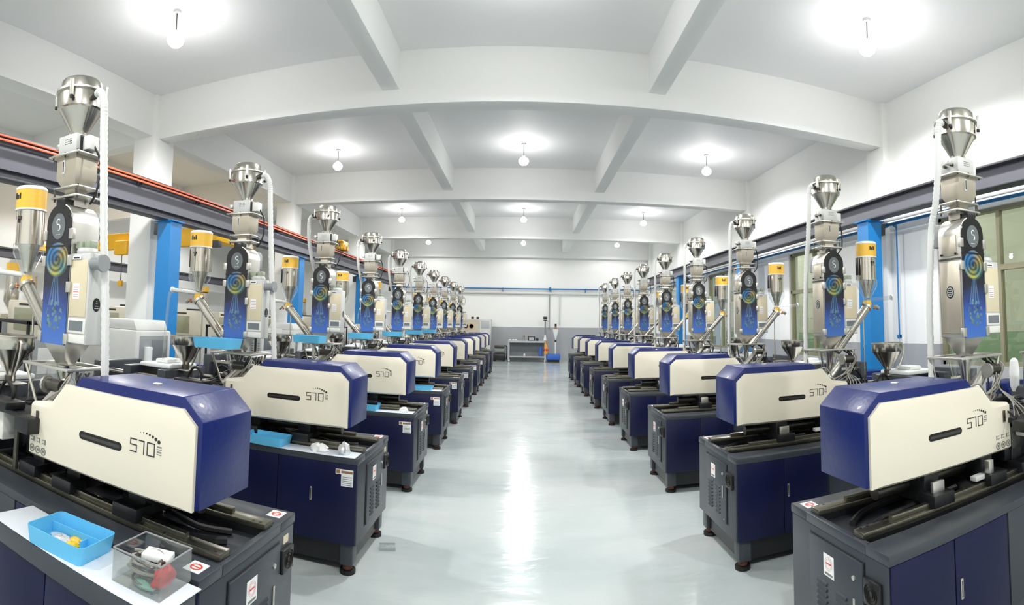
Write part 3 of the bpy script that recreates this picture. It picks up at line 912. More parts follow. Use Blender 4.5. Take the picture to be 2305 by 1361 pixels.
# ================================================================= AUGER LOADER (yellow cap), leans towards -X*s
def make_auger(s):
    t = thing('auger_loader', 'x', 'loader')
    R = .093
    cap = MB().mat('yellow_cap').lathe([(R + .004, 2.305), (R + .004, 2.42)], n=32)
    cap.mat('white_plastic').lathe([(R + .006, 2.42), (R + .006, 2.432), (R - .005, 2.443), (.02, 2.446)], n=32).lathe([(R + .006, 2.295), (R + .006, 2.305)], n=32)
    cap = cap.build('cap', t)
    q = MB().mat('dark_print')
    for i in range(3): q.box(-.03 + .018 * i, -.018 + .018 * i, -R - .006, -R - .003, 2.36, 2.395 - .01 * (i % 2))
    q.build('cap_label', cap)
    B('steel').lathe([(R - .006, 2.085), (R - .006, 2.295)], n=32).build('canister', t)
    b = MB().mat('dark_steel').box(-.012, .02, -R - .006, -R + .01, 2.235, 2.255)
    b.box(-.004, .006, -R - .006, -R + .01, 2.215, 2.235)
    b.build('catch', t)
    B('black_metal').box(-R - .02, -R - .004, -.01, .02, 2.13, 2.29, .003).build('side_clip', t)
    for a in range(3):
        an = 2 * PI * a / 3 + .5
        B('steel').cyl((R * 1.05 * math.cos(an), R * 1.05 * math.sin(an), 2.29), (R * 1.05 * math.cos(an), R * 1.05 * math.sin(an), 2.09), .004, n=6).build('tie_rod', t)
    B('clear_plastic').lathe([(R + .004, 2.09), (R + .004, 2.03), (.035, 1.915), (.035, 1.87)], n=24, cap=False).build('clear_cone', t)
    B('steel').lathe([(R - .02, 2.085), (.03, 1.95), (.028, 1.92)], n=24).build('inner_cone', t)
    B('clear_plastic' if s > 0 else 'hose_white').cyl((0, 0, 1.90), (s * .27, -.02, 1.925), .018, n=12).build('branch_tube', t)
    if s < 0: B('clear_plastic').tube([(s * .28, -.02, 1.92), (s * .31, -.02, 1.86), (s * .33, -.02, 1.6), (s * .34, -.02, 1.25)], .014, n=8).build('drop_tube', t)
    b = MB().mat('white_plastic').cyl((s * .27, -.02, 1.925), (s * .285, -.02, 1.927), .026, n=12)
    each(b, 'branch_cap', t)
    b = B('yellow_cap').lathe([(.036, 1.83), (.04, 1.86), (.033, 1.90)], n=16); b.build('coupling', t)
    b = B('copper').box(-.06, .06, -.008, .008, 1.862, 1.872)
    b.sphere((s * .07, -.02, 1.84), .014, 8).sphere((s * .05, -.035, 1.825), .012, 8)
    b.build('clamp_bolt', t)
    q = MB().mat('brushed_steel').cyl((s * .07, -.04, 1.84), (s * .1, -.04, 1.82), .018, n=10); q.build('wing_nut', t)
    p0 = Vector((0, 0, 1.845)); p1 = Vector((-s * .36, -.0, 1.445))
    B('steel').cyl(p0, p1, .041, n=20).build('auger_tube', t)
    d = (p1 - p0).normalized()
    B('brushed_steel').cyl(p0 + d * .0, p0 + d * .02, .05, n=20).build('tube_flange', t)
    B('steel').cyl(p0 + d * .33 + Vector((0, -.035, .03)), p1 + Vector((s * .0, -.035, .03)), .012, n=10).build('return_pipe', t)
    B('steel').cyl((s * .0, .07, 1.90), (s * .0, .07, 1.13), .007, n=8).build('support_post', t)
    return t

def make_funnel():
    t = thing('feed_hopper', 'x', 'hopper')
    B('steel').lathe([(.03, 1.235), (.032, 1.255), (.142, 1.41), (.145, 1.415), (.145, 1.49), (.142, 1.49), (.14, 1.415), (.02, 1.25)], n=8 * 4, cap=False).build('bowl', t)
    b = B('brushed_steel').lathe([(.147, 1.486), (.151, 1.488), (.151, 1.495), (.144, 1.495)], n=32, cap=False); b.build('rim', t)
    B('dark_steel').lathe([(.035, 1.20), (.035, 1.24)], n=16).build('outlet', t)
    B('brushed_steel').tube([(.14, -.04, 1.47), (.165, -.05, 1.45), (.15, -.05, 1.36), (.10, -.04, 1.26), (.06, -.02, 1.22)], .008, n=6).build('drain_pipe', t)
    b = B('brushed_steel').box(-.08, .08, -.08, .08, 1.19, 1.2, .002); b.build('mount_plate', t)
    for x in (-.065, .065):
        B('dark_steel').cyl((x, 0, 1.115), (x, 0, 1.19), .01, n=8).build('stand_post', t)
    return t

ORD = ['first', 'second', 'third', 'fourth', 'fifth', 'sixth', 'seventh', 'eighth', 'ninth', 'tenth']
LX, RX = -1.07, 1.445
Lpos = [(-1.042, 1.565)] + [(LX, 1.588 + 1.8338 * i + (.01 if i else 0)) for i in range(1, 10)]
Rpos = [(1.345, 1.68)] + [(RX, 1.612 + 1.8338 * i) for i in range(1, 9)]
mach = make_machine()
mach2 = None
def place(proto, used, loc, rz, label, group, skip=()):
    o = proto if not used else copy_tree(proto, None, skip)
    o.location = loc; o.rotation_euler = (0, 0, rz)
    o['label'] = label; o['group'] = group
    return o
GM = 'injection moulding machines in two rows'
n = 0
for i, (x, y) in enumerate(Lpos):
    place(mach, n > 0, (x, y + WID, 0), PI, 'navy and cream moulding machine numbered 570, %s from the front in the left row' % ORD[i], GM); n += 1
for i, (x, y) in enumerate(Rpos):
    place(mach, True, (x, y, 0), 0, 'navy and cream moulding machine numbered 570, %s from the front in the right row' % ORD[i], GM, ('corner_label', 'plate_label', 'warning_label'))

dR = make_dryer(1, 1.180); dL = make_dryer(-1, 1.136); dT = make_dryer(-1, 1.091)
GD = 'tall steel resin dryers above the machines'
nr = nl = 0
for i, (x, y) in enumerate(Lpos):
    right_hose = i < 2
    p, u = (dR, nr > 0) if right_hose else (dL, nl > 0)
    hz = 'white hose on its right' if right_hose else 'white hose on its left'
    place(p, u, (x - 1.155, y + (.35 if i else .34), (-.05 if i == 1 else -.064 if i == 0 else -.02)), 0, 'steel resin dryer with %s, %s in the left row' % (hz, ORD[i]), GD)
    if right_hose: nr += 1
    else: nl += 1
for i, (x, y) in enumerate(Rpos):
    place(dT, i > 0, (x + (1.155 if i else 1.135), y + (.575 if i else .60), .025), 0, 'steel resin dryer with blue swirl panel, %s in the right row' % ORD[i], GD)
aL, aR = make_auger(-1), make_auger(1)
for i, (x, y) in enumerate(Lpos):
    place(aL, i > 0, (x - 1.60, y + (.36 if i else .37), -.03), 0, 'yellow-capped loader on slanting tube, %s from the front in the left row' % ORD[i], 'yellow-capped auger loaders')
for i, (x, y) in enumerate(Rpos):
    if i == 0: continue
    place(aR, i > 1, (x + 1.54, y + .50, 0), 0, 'yellow-capped loader on slanting tube beside the %s dryer of the right row' % ORD[i], 'yellow-capped auger loaders')
fu = make_funnel()
for i, (x, y) in enumerate(Lpos):
    place(fu, i > 0, (x - 1.70, y + .36, 0), 0, 'steel feed funnel behind the %s machine of the left row' % ORD[i], 'steel feed hoppers')
for i, (x, y) in enumerate(Rpos):
    if i == 0: continue
    place(fu, True, (x + 1.76, y + .50, 0), 0, 'steel feed funnel beside the %s machine of the right row' % ORD[i], 'steel feed hoppers')

# ================================================================= CRANE RAILS, PILLARS, PIPES
def rail(x, s, z0, z1, label, conductor=False):
    """I-section crane rail running along the room; s = side that faces the aisle"""
    t = thing('crane_rail', label, 'beam', (x, YB, 0))
    L = YW - YB - 1.2
    H = z1 - z0
    B('beam_dark').box(-.11, .11, .05, L, z1 - .03, z1, .002).build('top_flange', t)
    B('beam_grey').box(-.008, .008, .05, L, z0 + .025, z1 - .03).build('web', t)
    B('beam_dark').box(-.11, .11, .05, L, z0, z0 + .025, .002).build('bottom_flange', t)
    B('beam_dark').box(-.03, .03, .05, L, z1, z1 + .03).build('track_bar', t)
    if conductor:
        b = B('orange').box(s * .13, s * .155, .05, L, z1 - .11, z1 - .08, .003); b.build('conductor_bar', t)
        b = B('orange').box(s * .13, s * .155, .05, L, z1 - .055, z1 - .03, .003); b.build('conductor_bar', t)
        B('beam_grey').box(s * .008, s * .10, .05, L, z0 + .12, z0 + .15).build('side_ledge', t)
        for i in range(16):
            B('beam_dark').box(s * .008, s * .13, 1 + i * 1.6, 1.03 + i * 1.6, z1 - .13, z1 - .02).build('conductor_bracket', t)
    return t
rail(-5.6, 1, 3.22, 3.78, 'grey steel crane rail with orange conductor strips along the left machine row', True)
rail(5.45, -1, 3.40, 3.72, 'plain grey steel crane rail along the window wall')
rail(-13.6, 1, 3.05, 3.35, 'dark crane rail on the far side of the left annexe')

def pillar(x, y, ztop, label, arm):
    t = thing('blue_pillar', label, 'pillar', (x, y, 0), 0, 'blue steel pillars under the crane rails')
    b = B('pillar_blue').box(-.14, .14, -.15, -.135, 0.02, ztop - .02)
    b.build('flange', t)
    B('pillar_blue').box(-.14, .14, .135, .15, 0.02, ztop - .02).build('flange', t)
    B('pillar_blue').box(-.008, .008, -.135, .135, 0.02, ztop - .02).build('web', t)
    B('pillar_blue').box(-.14, -.125, -.135, .135, 0.02, ztop - .02).build('cover_plate', t)
    B('pillar_blue').box(.125, .14, -.135, .135, 0.02, ztop - .02).build('cover_plate', t)
    B('pillar_blue').box(-.19, .19, -.18, .18, ztop - .02, ztop).build('cap_plate', t)
    B('pillar_blue').box(-.2, .2, -.2, .2, 0, .02).build('base_plate', t)
    B('beam_dark').box(arm * .14, arm * .30, -.06, .06, ztop - .22, ztop - .02, .005).build('side_bracket', t)
for i, y in enumerate((7.0, 12.2, 17.6, 22.6)):
    pillar(-5.6, y, 3.22, 'blue steel pillar, %s from the front along the left row' % ORD[i], -1)
for i, y in enumerate((7.12, 12.4, 17.9)):
    pillar(5.47, y, 3.40, 'blue steel pillar, %s from the front by the window wall' % ORD[i], 1)

# blue air pipe along the window wall
t = thing('air_pipe', 'blue compressed-air pipe running along the window wall under the crane rail', 'pipe', (5.85, 0, 0))
B('pipe_blue').cyl((0, -4.3, 3.37), (0, 24.6, 3.37), .028, n=12).build('pipe_run', t)
for y in (6.83, 12.9, 18.8, 1.0):
    b = B('pipe_blue').tube([(0, y + .12, 3.37), (-.02, y + .1, 3.35), (-.02, y + .02, 3.30), (-.02, y, 3.26), (-.02, y, 2.4), (-.02, y, 1.44)], .014, n=8, sub=3)
    b.build('drop_pipe', t)
    q = MB().mat('pipe_blue').cyl((-.02, y - .03, 1.44), (-.02, y + .05, 1.44), .02, n=10).box(-.045, .005, y - .03, y + .03, 1.40, 1.47, .005)
    q.build('valve', t)
    B('brushed_steel').cyl((-.02, y, 1.44), (-.02, y, .95), .009, n=8).build('tail_pipe', t)
for y in (2.0, 7.15, 12.5, 18.2, 23.0):
    B('pipe_blue').cyl((0, y - .05, 3.37), (0, y + .05, 3.37), .042, n=12).build('coupling', t)
    B('beam_dark').box(-.02, .06, y + .2, y + .24, 3.33, 3.42).build('pipe_bracket', t)
t = thing('cable_tray', 'white cable tray high on the window wall above the blue pipe', 'cable tray', (5.9, 0, 0))
B('wall_paint').box(-.04, 0, -4.3, 24.5, 3.435, 3.51, .003).build('tray_body', t)
# end wall pipe and tray
t = thing('air_pipe', 'blue compressed-air pipe across the white end wall', 'pipe', (0, YW - .09, 0))
B('pipe_blue').cyl((-5.9, 0, 3.33), (5.8, 0, 3.35), .03, n=12).build('pipe_run', t)
for x in (-3.2, -1.0, 1.25, 2.9): B('pipe_blue').box(x - .015, x + .015, -.03, .08, 3.2, 3.38).build('pipe_bracket', t)
B('pipe_blue').cyl((1.22, 0, 3.26), (1.22, 0, 3.42), .05, n=12).build('coupling', t)
t = thing('cable_tray', 'pale cable tray under the blue pipe on the end wall', 'cable tray', (0, YW - .1, 0))
B('light_grey').box(-5.9, 5.8, 0, .08, 3.09, 3.17, .003).build('tray_body', t)
for x, m, z in ((1.20, 'mid_grey', 1.45), (1.68, 'light_grey', 1.65)):
    B(m).box(x - .02, x + .02, .02, .06, z, 3.1).build('drop_conduit', t)

# yellow hoist trolley on left rail, yellow crane girder in annexe
t = thing('hoist_trolley', 'small yellow and gold hoist trolley on the left crane rail', 'hoist', (-5.5, 15.2, 3.81))
B('gold').box(-.12, .14, -.2, .2, .0, .22, .02).build('motor', t)
for y in (-.14, .14): B('crane_yellow').cyl((-.02, y, .05), (.16, y, .05), .07, n=14).build('wheel', t)
B('crane_yellow').box(-.1, .12, -.28, .28, .22, .26, .01).build('frame', t)
t = thing('bridge_crane', 'yellow bridge crane spanning the left annexe behind the columns', 'crane', (-10.3, 11.2, 3.38))
B('crane_yellow').box(-3.4, 3.4, -.14, .14, .05, .5, .01).build('girder', t)
for x in (-3.3, 3.35):
    B('crane_yellow').box(x - .12, x + .12, -.9, .9, 0.03, .25, .01).build('end_truck', t)
for y in (-.8, .8): B('beam_dark').box(3.2, 3.52, y - .08, y + .08, -.12, .03, .005).build('corbel', t)
B('crane_yellow').box(-.4, .1, -.35, -.14, -.15, .25, .03).build('hoist_motor', t)
B('dark_steel').cyl((-.15, -.25, -.15), (-.15, -.25, -.9), .012, n=8).build('chain', t)
B('crane_yellow').box(-.22, -.08, -.3, -.2, -1.05, -.88, .02).build('hook_block', t)

# ================================================================= SMALL THINGS ON THE MACHINES
def tray_mesh(w, d, h, th=.004):
    """open tray with rounded corners, flared rim and a cut-out at the back right"""
    def ring(sx, sy, z, r):
        pts = []
        for cx, cy, a0 in ((1, 1, 0), (-1, 1, 90), (-1, -1, 180), (1, -1, 270)):
            for k in range(5):
                a = math.radians(a0 + 22.5 * k)
                pts.append((cx * (sx - r) + r * math.cos(a), cy * (sy - r) + r * math.sin(a), z))
        return pts
    rings = [ring(w * .46, d * .46, 0, .02), ring(w * .5, d * .5, h, .025), ring(w * .5 - th, d * .5 - th, h, .022), ring(w * .46 - th, d * .46 - th, th, .018)]
    for rg in (1, 2):
        for i, p in enumerate(rings[rg]):
            if p[1] > d * .3 and -.02 < p[0] < w * .35: rings[rg][i] = (p[0], p[1], h)
    n = len(rings[0])
    vs = [p for r in rings for p in r]
    fs = [list(range(n - 1, -1, -1)), [3 * n + k for k in range(n)]]
    for j in range(3):
        for k in range(n):
            k2 = (k + 1) % n
            fs.append((j * n + k, j * n + k2, (j + 1) * n + k2, (j + 1) * n + k))
    return vs, fs
def tray(loc, w, d, h, label, rz=0, hooks=False, group='blue plastic trays'):
    t = thing('plastic_tray', label, 'tray', loc, rz, group)
    vs, fs = tray_mesh(w, d, h)
    MB().mat('tray_blue')._add(vs, fs).build('shell', t)
    B('tray_blue').box(-w * .44, w * .44, d * .18, d * .18 + .004, .003, h * .7).build('divider', t)
    B('tray_blue').box(w * .18, w * .18 + .004, -d * .02, d * .18, .003, h * .55).build('divider', t)
    if hooks:
        for x in (-w * .4, w * .4):
            B('brushed_steel').box(x - .01, x + .01, -d * .4, d * .5 + .03, -.008, -.0005).build('support_arm', t)
    return t
def blob_mesh(n, sx, sy, sz, seed, m):
    r = random.Random(seed)
    b = MB().mat(m)
    b.sphere((0, 0, 0), 1, 14)
    b.v = [(x * sx * (1 + r.uniform(-.28, .28)), y * sy * (1 + r.uniform(-.28, .28)), max(-sz * .55, z * sz * (1 + r.uniform(-.3, .3)))) for x, y, z in b.v]
    return b

# film sheets on the front ledge of the left machines; the first sits on a shelf cabinet
t = thing('shelf_cabinet', 'navy shelf cabinet standing in front of the nearest left machine', 'cabinet', (-1.46, 1.49, 0))
B('dark_grey_paint').box(-.46, .46, -.20, 0, .70, .775, .003).build('top', t)
for x0, x1 in ((-.455, -.09), (-.085, .25), (.255, .455)):
    B('navy_panel').box(x0, x1, -.186, -.004, .12, .70, .003).build('door', t)
B('black_metal').box(-.44, .44, -.16, -.01, 0, .12).build('plinth', t)
o = B('film_sheet').box(-.46, .462, -.197, .03, 0, .004, .001).build('film_sheet', None, (-1.46, 1.49, .776))
tag(o, 'white protective film sheet with blue print under the tray and clear box', 'sheet', 'white film sheets')
tray((-1.52, 1.395, .781), .29, .21, .066, 'blue plastic tray holding small wrapped packets on the nearest left machine', .12)
for i, (dx, dy, m, sx, sy, lab) in enumerate([(-.05, .0, 'foil', .05, .03, 'crumpled clear and blue wrapped packet in the nearest blue tray'), (.0, .035, 'yellow_cap', .035, .018, 'yellow packet at the back of the nearest blue tray'), (.015, -.005, 'yellow_print', .03, .016, 'yellow packet at the middle of the nearest blue tray'), (.02, -.05, 'white_plastic', .03, .02, 'small white plastic packet at the front of the nearest blue tray')]):
    o = blob_mesh(0, sx, sy, .012, i + 3, m).build('packet', None, (-1.52 + dx, 1.395 + dy, .793), .4 * i)
    tag(o, lab, 'packet', 'small packets in the tray')
# clear box with cables
t = thing('clear_box', 'clear plastic box full of grey cables and red parts on the nearest white sheet', 'box', (-1.15, 1.44, .781), .05)
bw_, bd_, bh_ = .20, .18, .11
q = MB().mat('clear_box')
q.box(-bw_ / 2, bw_ / 2, -bd_ / 2, -bd_ / 2 + .003, 0, bh_).box(-bw_ / 2, bw_ / 2, bd_ / 2 - .003, bd_ / 2, 0, bh_).box(-bw_ / 2, -bw_ / 2 + .003, -bd_ / 2, bd_ / 2, 0, bh_).box(bw_ / 2 - .003, bw_ / 2, -bd_ / 2, bd_ / 2, 0, bh_).box(-bw_ / 2, bw_ / 2, -bd_ / 2, bd_ / 2, 0, .003)
each(q, 'panel', t)
q = B('mid_grey')
for a in ((-1, -1, 1, -1), (1, -1, 1, 1), (1, 1, -1, 1), (-1, 1, -1, -1)):
    q.cyl((a[0] * bw_ / 2, a[1] * bd_ / 2, bh_), (a[2] * bw_ / 2, a[3] * bd_ / 2, bh_), .003, n=6)
q.build('rim', t)
rr_ = random.Random(5)
for i in range(8):
    q = B('cable_grey' if i % 2 else 'dark_steel')
    pts = []
    for k in range(9):
        a = k * 1.1 + i
        pts.append((.06 * math.cos(a) + rr_.uniform(-.02, .02) - .01, .045 * math.sin(a) + rr_.uniform(-.02, .02), (.02 + .009 * i) + rr_.uniform(-.008, .006)))
    q.tube(pts, .0045, n=6)
    o = q.build('cable', None, (-1.15, 1.43, .782)); tag(o, 'tangled %s cable coiled inside the clear plastic box, %s layer from the bottom' % ('light grey' if i % 2 else 'dark', ORD[i]), 'cable', 'cables in the clear box')
o = blob_mesh(0, .028, .05, .035, 11, 'red_plastic').build('red_connector', None, (-1.085, 1.42, .822)); tag(o, 'red and white plastic part at the right inside the clear box', 'part')
o = blob_mesh(0, .05, .02, .012, 12, 'teal_plastic').build('teal_packet', None, (-1.13, 1.385, .795)); tag(o, 'pale teal packet lying at the bottom front of the clear box', 'packet')
o = B('white_plastic').box(-.05, .05, -.035, .035, 0, .02, .004).build('white_card', None, (-1.15, 1.47, .848), .3); tag(o, 'white card pack lying on top of the cables in the clear box', 'card')

def on_ledge(i, dx, dy):      # point on the camera-side ledge of left machine i, dx outward from its end
    return (Lpos[i][0] - dx, Lpos[i][1] + dy, .7735)
for i, L_ in ((1, .75), (2, .62), (3, .5)):
    x, y, z = on_ledge(i, L_ / 2 + .02, .07)
    o = B('film_sheet').box(-L_ / 2, L_ / 2, -.08, .075, 0, .004, .001).build('film_sheet', None, (x, y, z + .0012))
    tag(o, 'white protective film sheet on the ledge of the %s left machine' % ORD[i], 'sheet', 'white film sheets')
x, y, z = on_ledge(1, .72, .07); tray((x, y, z + .006), .33, .19, .06, 'blue plastic tray on the ledge of the second left machine')
x, y, z = on_ledge(2, .55, .07); tray((x, y, z + .006), .33, .19, .06, 'blue plastic tray on the ledge of the third left machine')
x, y, z = on_ledge(3, .32, .08); tray((x, y, z + .006), .36, .2, .05, 'blue plastic tray on the ledge of the fourth left machine', .03)
x, y, z = on_ledge(1, .30, .055)
o = blob_mesh(0, .065, .04, .035, 21, 'white_plastic').build('wrapped_bundle', None, (x, y, z + .024)); tag(o, 'crumpled white wrapped bundle on the second left machine', 'bundle')
x, y, z = on_ledge(1, .12, .06)
o = blob_mesh(0, .04, .035, .05, 22, 'foil').build('film_ball', None, (x, y, z + .033)); tag(o, 'ball of clear film at the corner of the second left machine', 'bundle')
x, y, z = on_ledge(2, .12, .06)
o = blob_mesh(0, .045, .03, .03, 23, 'white_plastic').build('wrapped_bundle', None, (x, y, z + .022)); tag(o, 'small white wrapped bundle on the third left machine', 'bundle')
# trays hung at the dryer feet
for i in range(1, 7):
    x, y = Lpos[i]
    tray((x - 1.155 - .03, y + .35 - .29, 1.435), .33, .24, .075, 'blue plastic tray hung under the %s dryer of the left row' % ORD[i], 0, True, 'blue trays under the dryers')
# service label plates on left machines' blue side
for i in range(1, 8):
    x, y = Lpos[i]
    q = MB().mat('white_print').box(-.155, -.03, 0, -.0012, .66, .693).box(-.115, -.03, 0, -.0012, .583, .66)
    q.mat('brown_print').box(-.15, -.125, -.0012, -.002, .665, .69).box(-.115, -.035, -.0012, -.002, .668, .684)
    q.mat('grey_print')
    for k in range(5): q.box(-.107, -.038, -.0012, -.0018, .59 + .013 * k, .594 + .013 * k)
    # sticker sits on the door: a part of that machine
    mo = [o for o in bpy.data.objects if o.name.startswith('injection_moulding_machine') and abs(o.location.x - x) < 1e-4 and abs(o.location.y - (y + WID)) < 1e-4][0]
    o = q.build('service_label', mo)
    o.location = (0, WID, 0); o.rotation_euler = (0, 0, PI)
# clear packet on the floor beside the second machine
o = B('clear_plastic').box(-.06, .06, -.04, .04, 0, .03, .004).build('plastic_pouch', None, (-.98, 3.95, .001), .3); tag(o, 'clear plastic pouch lying on the floor by the second left machine', 'pouch')

# steel measuring cylinder on the nearest right machine
t = thing('steel_canister', 'tall polished steel canister on the black table of the nearest right machine', 'canister', (2.93, 2.12, 1.117))
B('steel').lathe([(.045, 0), (.045, .02), (.034, .022), (.034, .33), (.03, .335)], n=28).build('body', t)
B('black_metal').lathe([(.07, 0), (.07, .012), (.05, .02)], n=24).build('foot', t)
B('brushed_steel').box(-.05, .05, -.03, .03, .335, .345, .002).build('bracket', t)
t = thing('white_bag', 'white filter bag beside the steel canister on the nearest right machine', 'bag', (3.08, 2.35, 1.2))
B('white_plastic').lathe([(.02, -.04), (.034, .0), (.038, .1), (.03, .18), (.012, .2)], n=20).build('bag_body', t)
B('brushed_steel').cyl((0, 0, -.42), (0, 0, .0), .01, n=8).build('stand', t)

# ================================================================= CABINETS BESIDE THE ROWS
def perf(b, x0, x1, z0, z1, y, nx, nz, m='mid_grey', axis='y'):
    b.mat(m)
    for i in range(nx):
        for j in range(nz):
            cx = x0 + (x1 - x0) * (i + .5) / nx; cz = z0 + (z1 - z0) * (j + .5) / nz
            w2, h2 = (x1 - x0) / nx * .32, (z1 - z0) / nz * .22
            if axis == 'y': b.box(cx - w2, cx + w2, y - .003, y, cz - h2, cz + h2)
            else: b.box(y, y + .003, cx - w2, cx + w2, cz - h2, cz + h2)
def chiller(loc, label):
    t = thing('chiller_cabinet', label, 'cabinet', loc, 0, 'grey chiller cabinets')
    B('light_grey').box(-.33, .33, -.38, .38, .08, 1.42, .03).build('body', t)
    B('light_grey').prism([(-.33, 1.42), (.30, 1.42), (.24, 1.56), (-.27, 1.56)], -.34, .34, 'y', .02).build('lid', t)
    q = MB(); perf(q, -.28, .28, .2, .95, -.38, 8, 16); q.build('side_grille', t)['kind'] = 'stuff'
    B('mid_grey').box(.33, .336, -.3, .3, .9, 1.35, .004).build('front_panel', t)
    B('vent_grey').box(.336, .342, -.05, .27, .8, 1.3, .003).build('display_window', t)
    B('white_plastic').cyl((.36, -.15, .55), (.36, -.15, 1.2), .06, n=16).build('filter_bottle', t)
    for x in (-.27, .27):
        for y in (-.3, .3): B('black_rubber').cyl((x, y, 0), (x, y, .08), .035, n=10).build('caster', t)
def grille_cab(loc, label):
    t = thing('grille_cabinet', label, 'cabinet', loc, 0, 'perforated grey cabinets')
    B('light_grey').box(-.3, .3, -.42, .42, .08, 1.45, .008).build('body', t)
    B('vent_grey').box(.3, .306, -.36, .0, 1.05, 1.38, .003).build('dark_window', t)
    q = MB(); perf(q, -.38, .38, .2, .95, .3, 11, 20, axis='x'); q.build('front_grille', t)['kind'] = 'stuff'
    q = MB(); perf(q, -.26, .26, .2, 1.2, -.42, 8, 22); q.build('side_grille', t)['kind'] = 'stuff'
    B('white_print').box(.3, .305, .12, .28, 1.1, 1.32).build('notice', t)
    for x in (-.24, .24):
        for y in (-.34, .34): B('black_rubber').cyl((x, y, 0), (x, y, .08), .035, n=10).build('caster', t)
def black_cab(loc, label):
    t = thing('black_cabinet', label, 'cabinet', loc, 0, 'black equipment racks')
    b = B('black_metal')
    for x in (-.3, .27):
        for y in (-.4, .37): b.box(x, x + .03, y, y + .03, 0, 1.5)
    each(b, 'post', t)
    B('black_metal').box(-.3, .3, -.4, .4, 1.46, 1.5, .004).build('top', t)
    B('black_metal').box(-.3, .3, -.4, .4, .1, .14, .004).build('shelf', t)
    B('mid_grey').box(-.25, .24, -.3, .32, .14, 1.3, .01).build('inner_unit', t)
    B('light_grey').box(.24, .245, -.2, .25, .9, 1.2, .004).build('front_plate', t)
cabs = [('c', 2.6), ('b', 3.9), ('c', 5.65), ('b', 6.0 + 2.2), ('g', 9.2), ('c', 10.6), ('g', 11.6), ('b', 13.3), ('g', 14.4), ('c', 16.2), ('g', 19.4), ('c', 21.0)]
cnt = {'c': 0, 'g': 0, 'b': 0}
for kd, y in cabs:
    f, nm, xx = {'c': (chiller, 'grey rounded chiller cabinet with lid', -5.02), 'g': (grille_cab, 'light grey cabinet with perforated grille', -4.98), 'b': (black_cab, 'black open rack with grey unit inside', -5.0)}[kd]
    f((xx, y, 0), '%s, %s from the front behind the left row' % (nm, ORD[cnt[kd]])); cnt[kd] += 1
def ctrl(loc, s, label):
    t = thing('controller_box', label, 'controller', loc, 0, 'navy controller boxes beside the machines')
    B('navy_cover').box(-.22, .22, -.45, .45, .06, .93, .01).build('case', t)
    B('navy_cover').box(-.18, .18, .5, .8, .06, .98, .01).build('side_case', t)
    B('navy_panel').box(-.18, .18, .44, .51, .1, .85).build('joining_plate', t)
    q = MB().mat('screen').box(s * .22, s * .226, -.05, .27, .66, .86, .002)
    q.build('screen', t)
    B('box_white').box(s * .22, s * .224, -.07, .29, .64, .88, .003).build('bezel', t)
    B('red_print').box(s * .22, s * .225, -.16, -.10, .68, .76).build('label_plate', t)
    B('black_metal').box(-.15, .15, -.4, .4, 0, .06).build('plinth', t)
for i, y in enumerate((1.9, 5.55, 9.1, 12.8, 16.4)):
    ctrl((-4.28, y, 0), 1, 'navy controller box with small screen, %s from the front left of the machines' % ORD[i])
for i, y in enumerate((3.1, 5.7, 9.4, 13.1, 16.6)):
    ctrl((4.75, y, 0), -1, 'navy controller box with small screen, %s from the front by the window wall' % ORD[i])

# white machines in the left annexe
def annexe_machine():
    t = thing('white_moulding_machine', 'x', 'machine')
    B('light_grey').box(-2.0, 1.2, -.5, .5, 0, .95, .02).build('base', t)
    B('cream_paint').box(-.1, 1.15, -.45, .45, .95, 1.75, .04).build('guard', t)
    B('window_glass').box(.15, .8, -.462, -.452, 1.15, 1.6).build('window', t)
    B('cream_paint').box(-1.9, -.5, -.35, .35, .95, 1.45, .04).build('injection_cover', t)
    B('mid_grey').box(-.5, -.1, -.4, .4, .95, 1.3, .01).build('platen', t)
    B('steel').lathe([(.04, 1.35), (.05, 1.5), (.17, 1.72), (.17, 1.95)], c=(-.65, 0, 0), n=24).build('hopper', t)
    B('steel').lathe([(.14, 1.95), (.14, 2.35), (.1, 2.38)], c=(-.65, 0, 0), n=24).build('drum', t)
    B('yellow_cap').lathe([(.145, 2.38), (.145, 2.55)], c=(-.65, 0, 0), n=24).build('cap', t)
    B('dark_steel').box(-.85, -.45, -.2, .2, 1.30, 1.36, .005).build('throat_plate', t)
    B('black_metal').box(.2, .9, .2, .3, 1.75, 1.80, .01).build('top_rail', t)
    B('dark_print').box(.3, .7, -.4535, -.452, 1.65, 1.69).build('marking', t)
    return t
am = annexe_machine()
for i in range(9):
    o = am if i == 0 else copy_tree(am)
    o.location = (-8.9 - .15 * (i % 2), 1.6 + 2.5 * i, 0)
    o['label'] = 'white moulding machine in the left annexe behind the columns, %s from the front' % ORD[i]; o['group'] = 'white machines in the annexe'

# ================================================================= THE FAR END
t = thing('work_table', 'grey work table with lower shelf against the end wall', 'table', (.17, 24.15, 0))
B('table_grey').box(-.86, .86, -.35, .35, .86, .94, .01).build('tabletop', t)
for x in (-.82, .82):
    for y in (-.3, .3): B('table_grey').box(x - .04, x + .04, y - .04, y + .04, .08, .86).build('leg', t)
B('table_grey').box(-.8, .8, -.3, .3, .2, .26).build('shelf', t)
B('table_back').box(-.8, .8, .3, .33, .26, .86).build('back_panel', t)
for x in (-.8, .8):
    for y in (-.3, .3): B('white_plastic').cyl((x - .03, y, .05), (x + .03, y, .05), .05, n=12).build('caster', t)
def simple(name, label, cat, loc, parts):
    t = thing(name, label, cat, loc)
    for nm, b in parts: b.build(nm, t)
    return t
simple('desk_monitor', 'black framed small monitor on the far work table', 'monitor', (.37, 24.1, .945), [('case', B('black_metal').box(-.16, .16, -.03, .05, 0, .2, .01)), ('screen', B('table_grey').box(-.11, .11, -.034, -.03, .02, .15))])
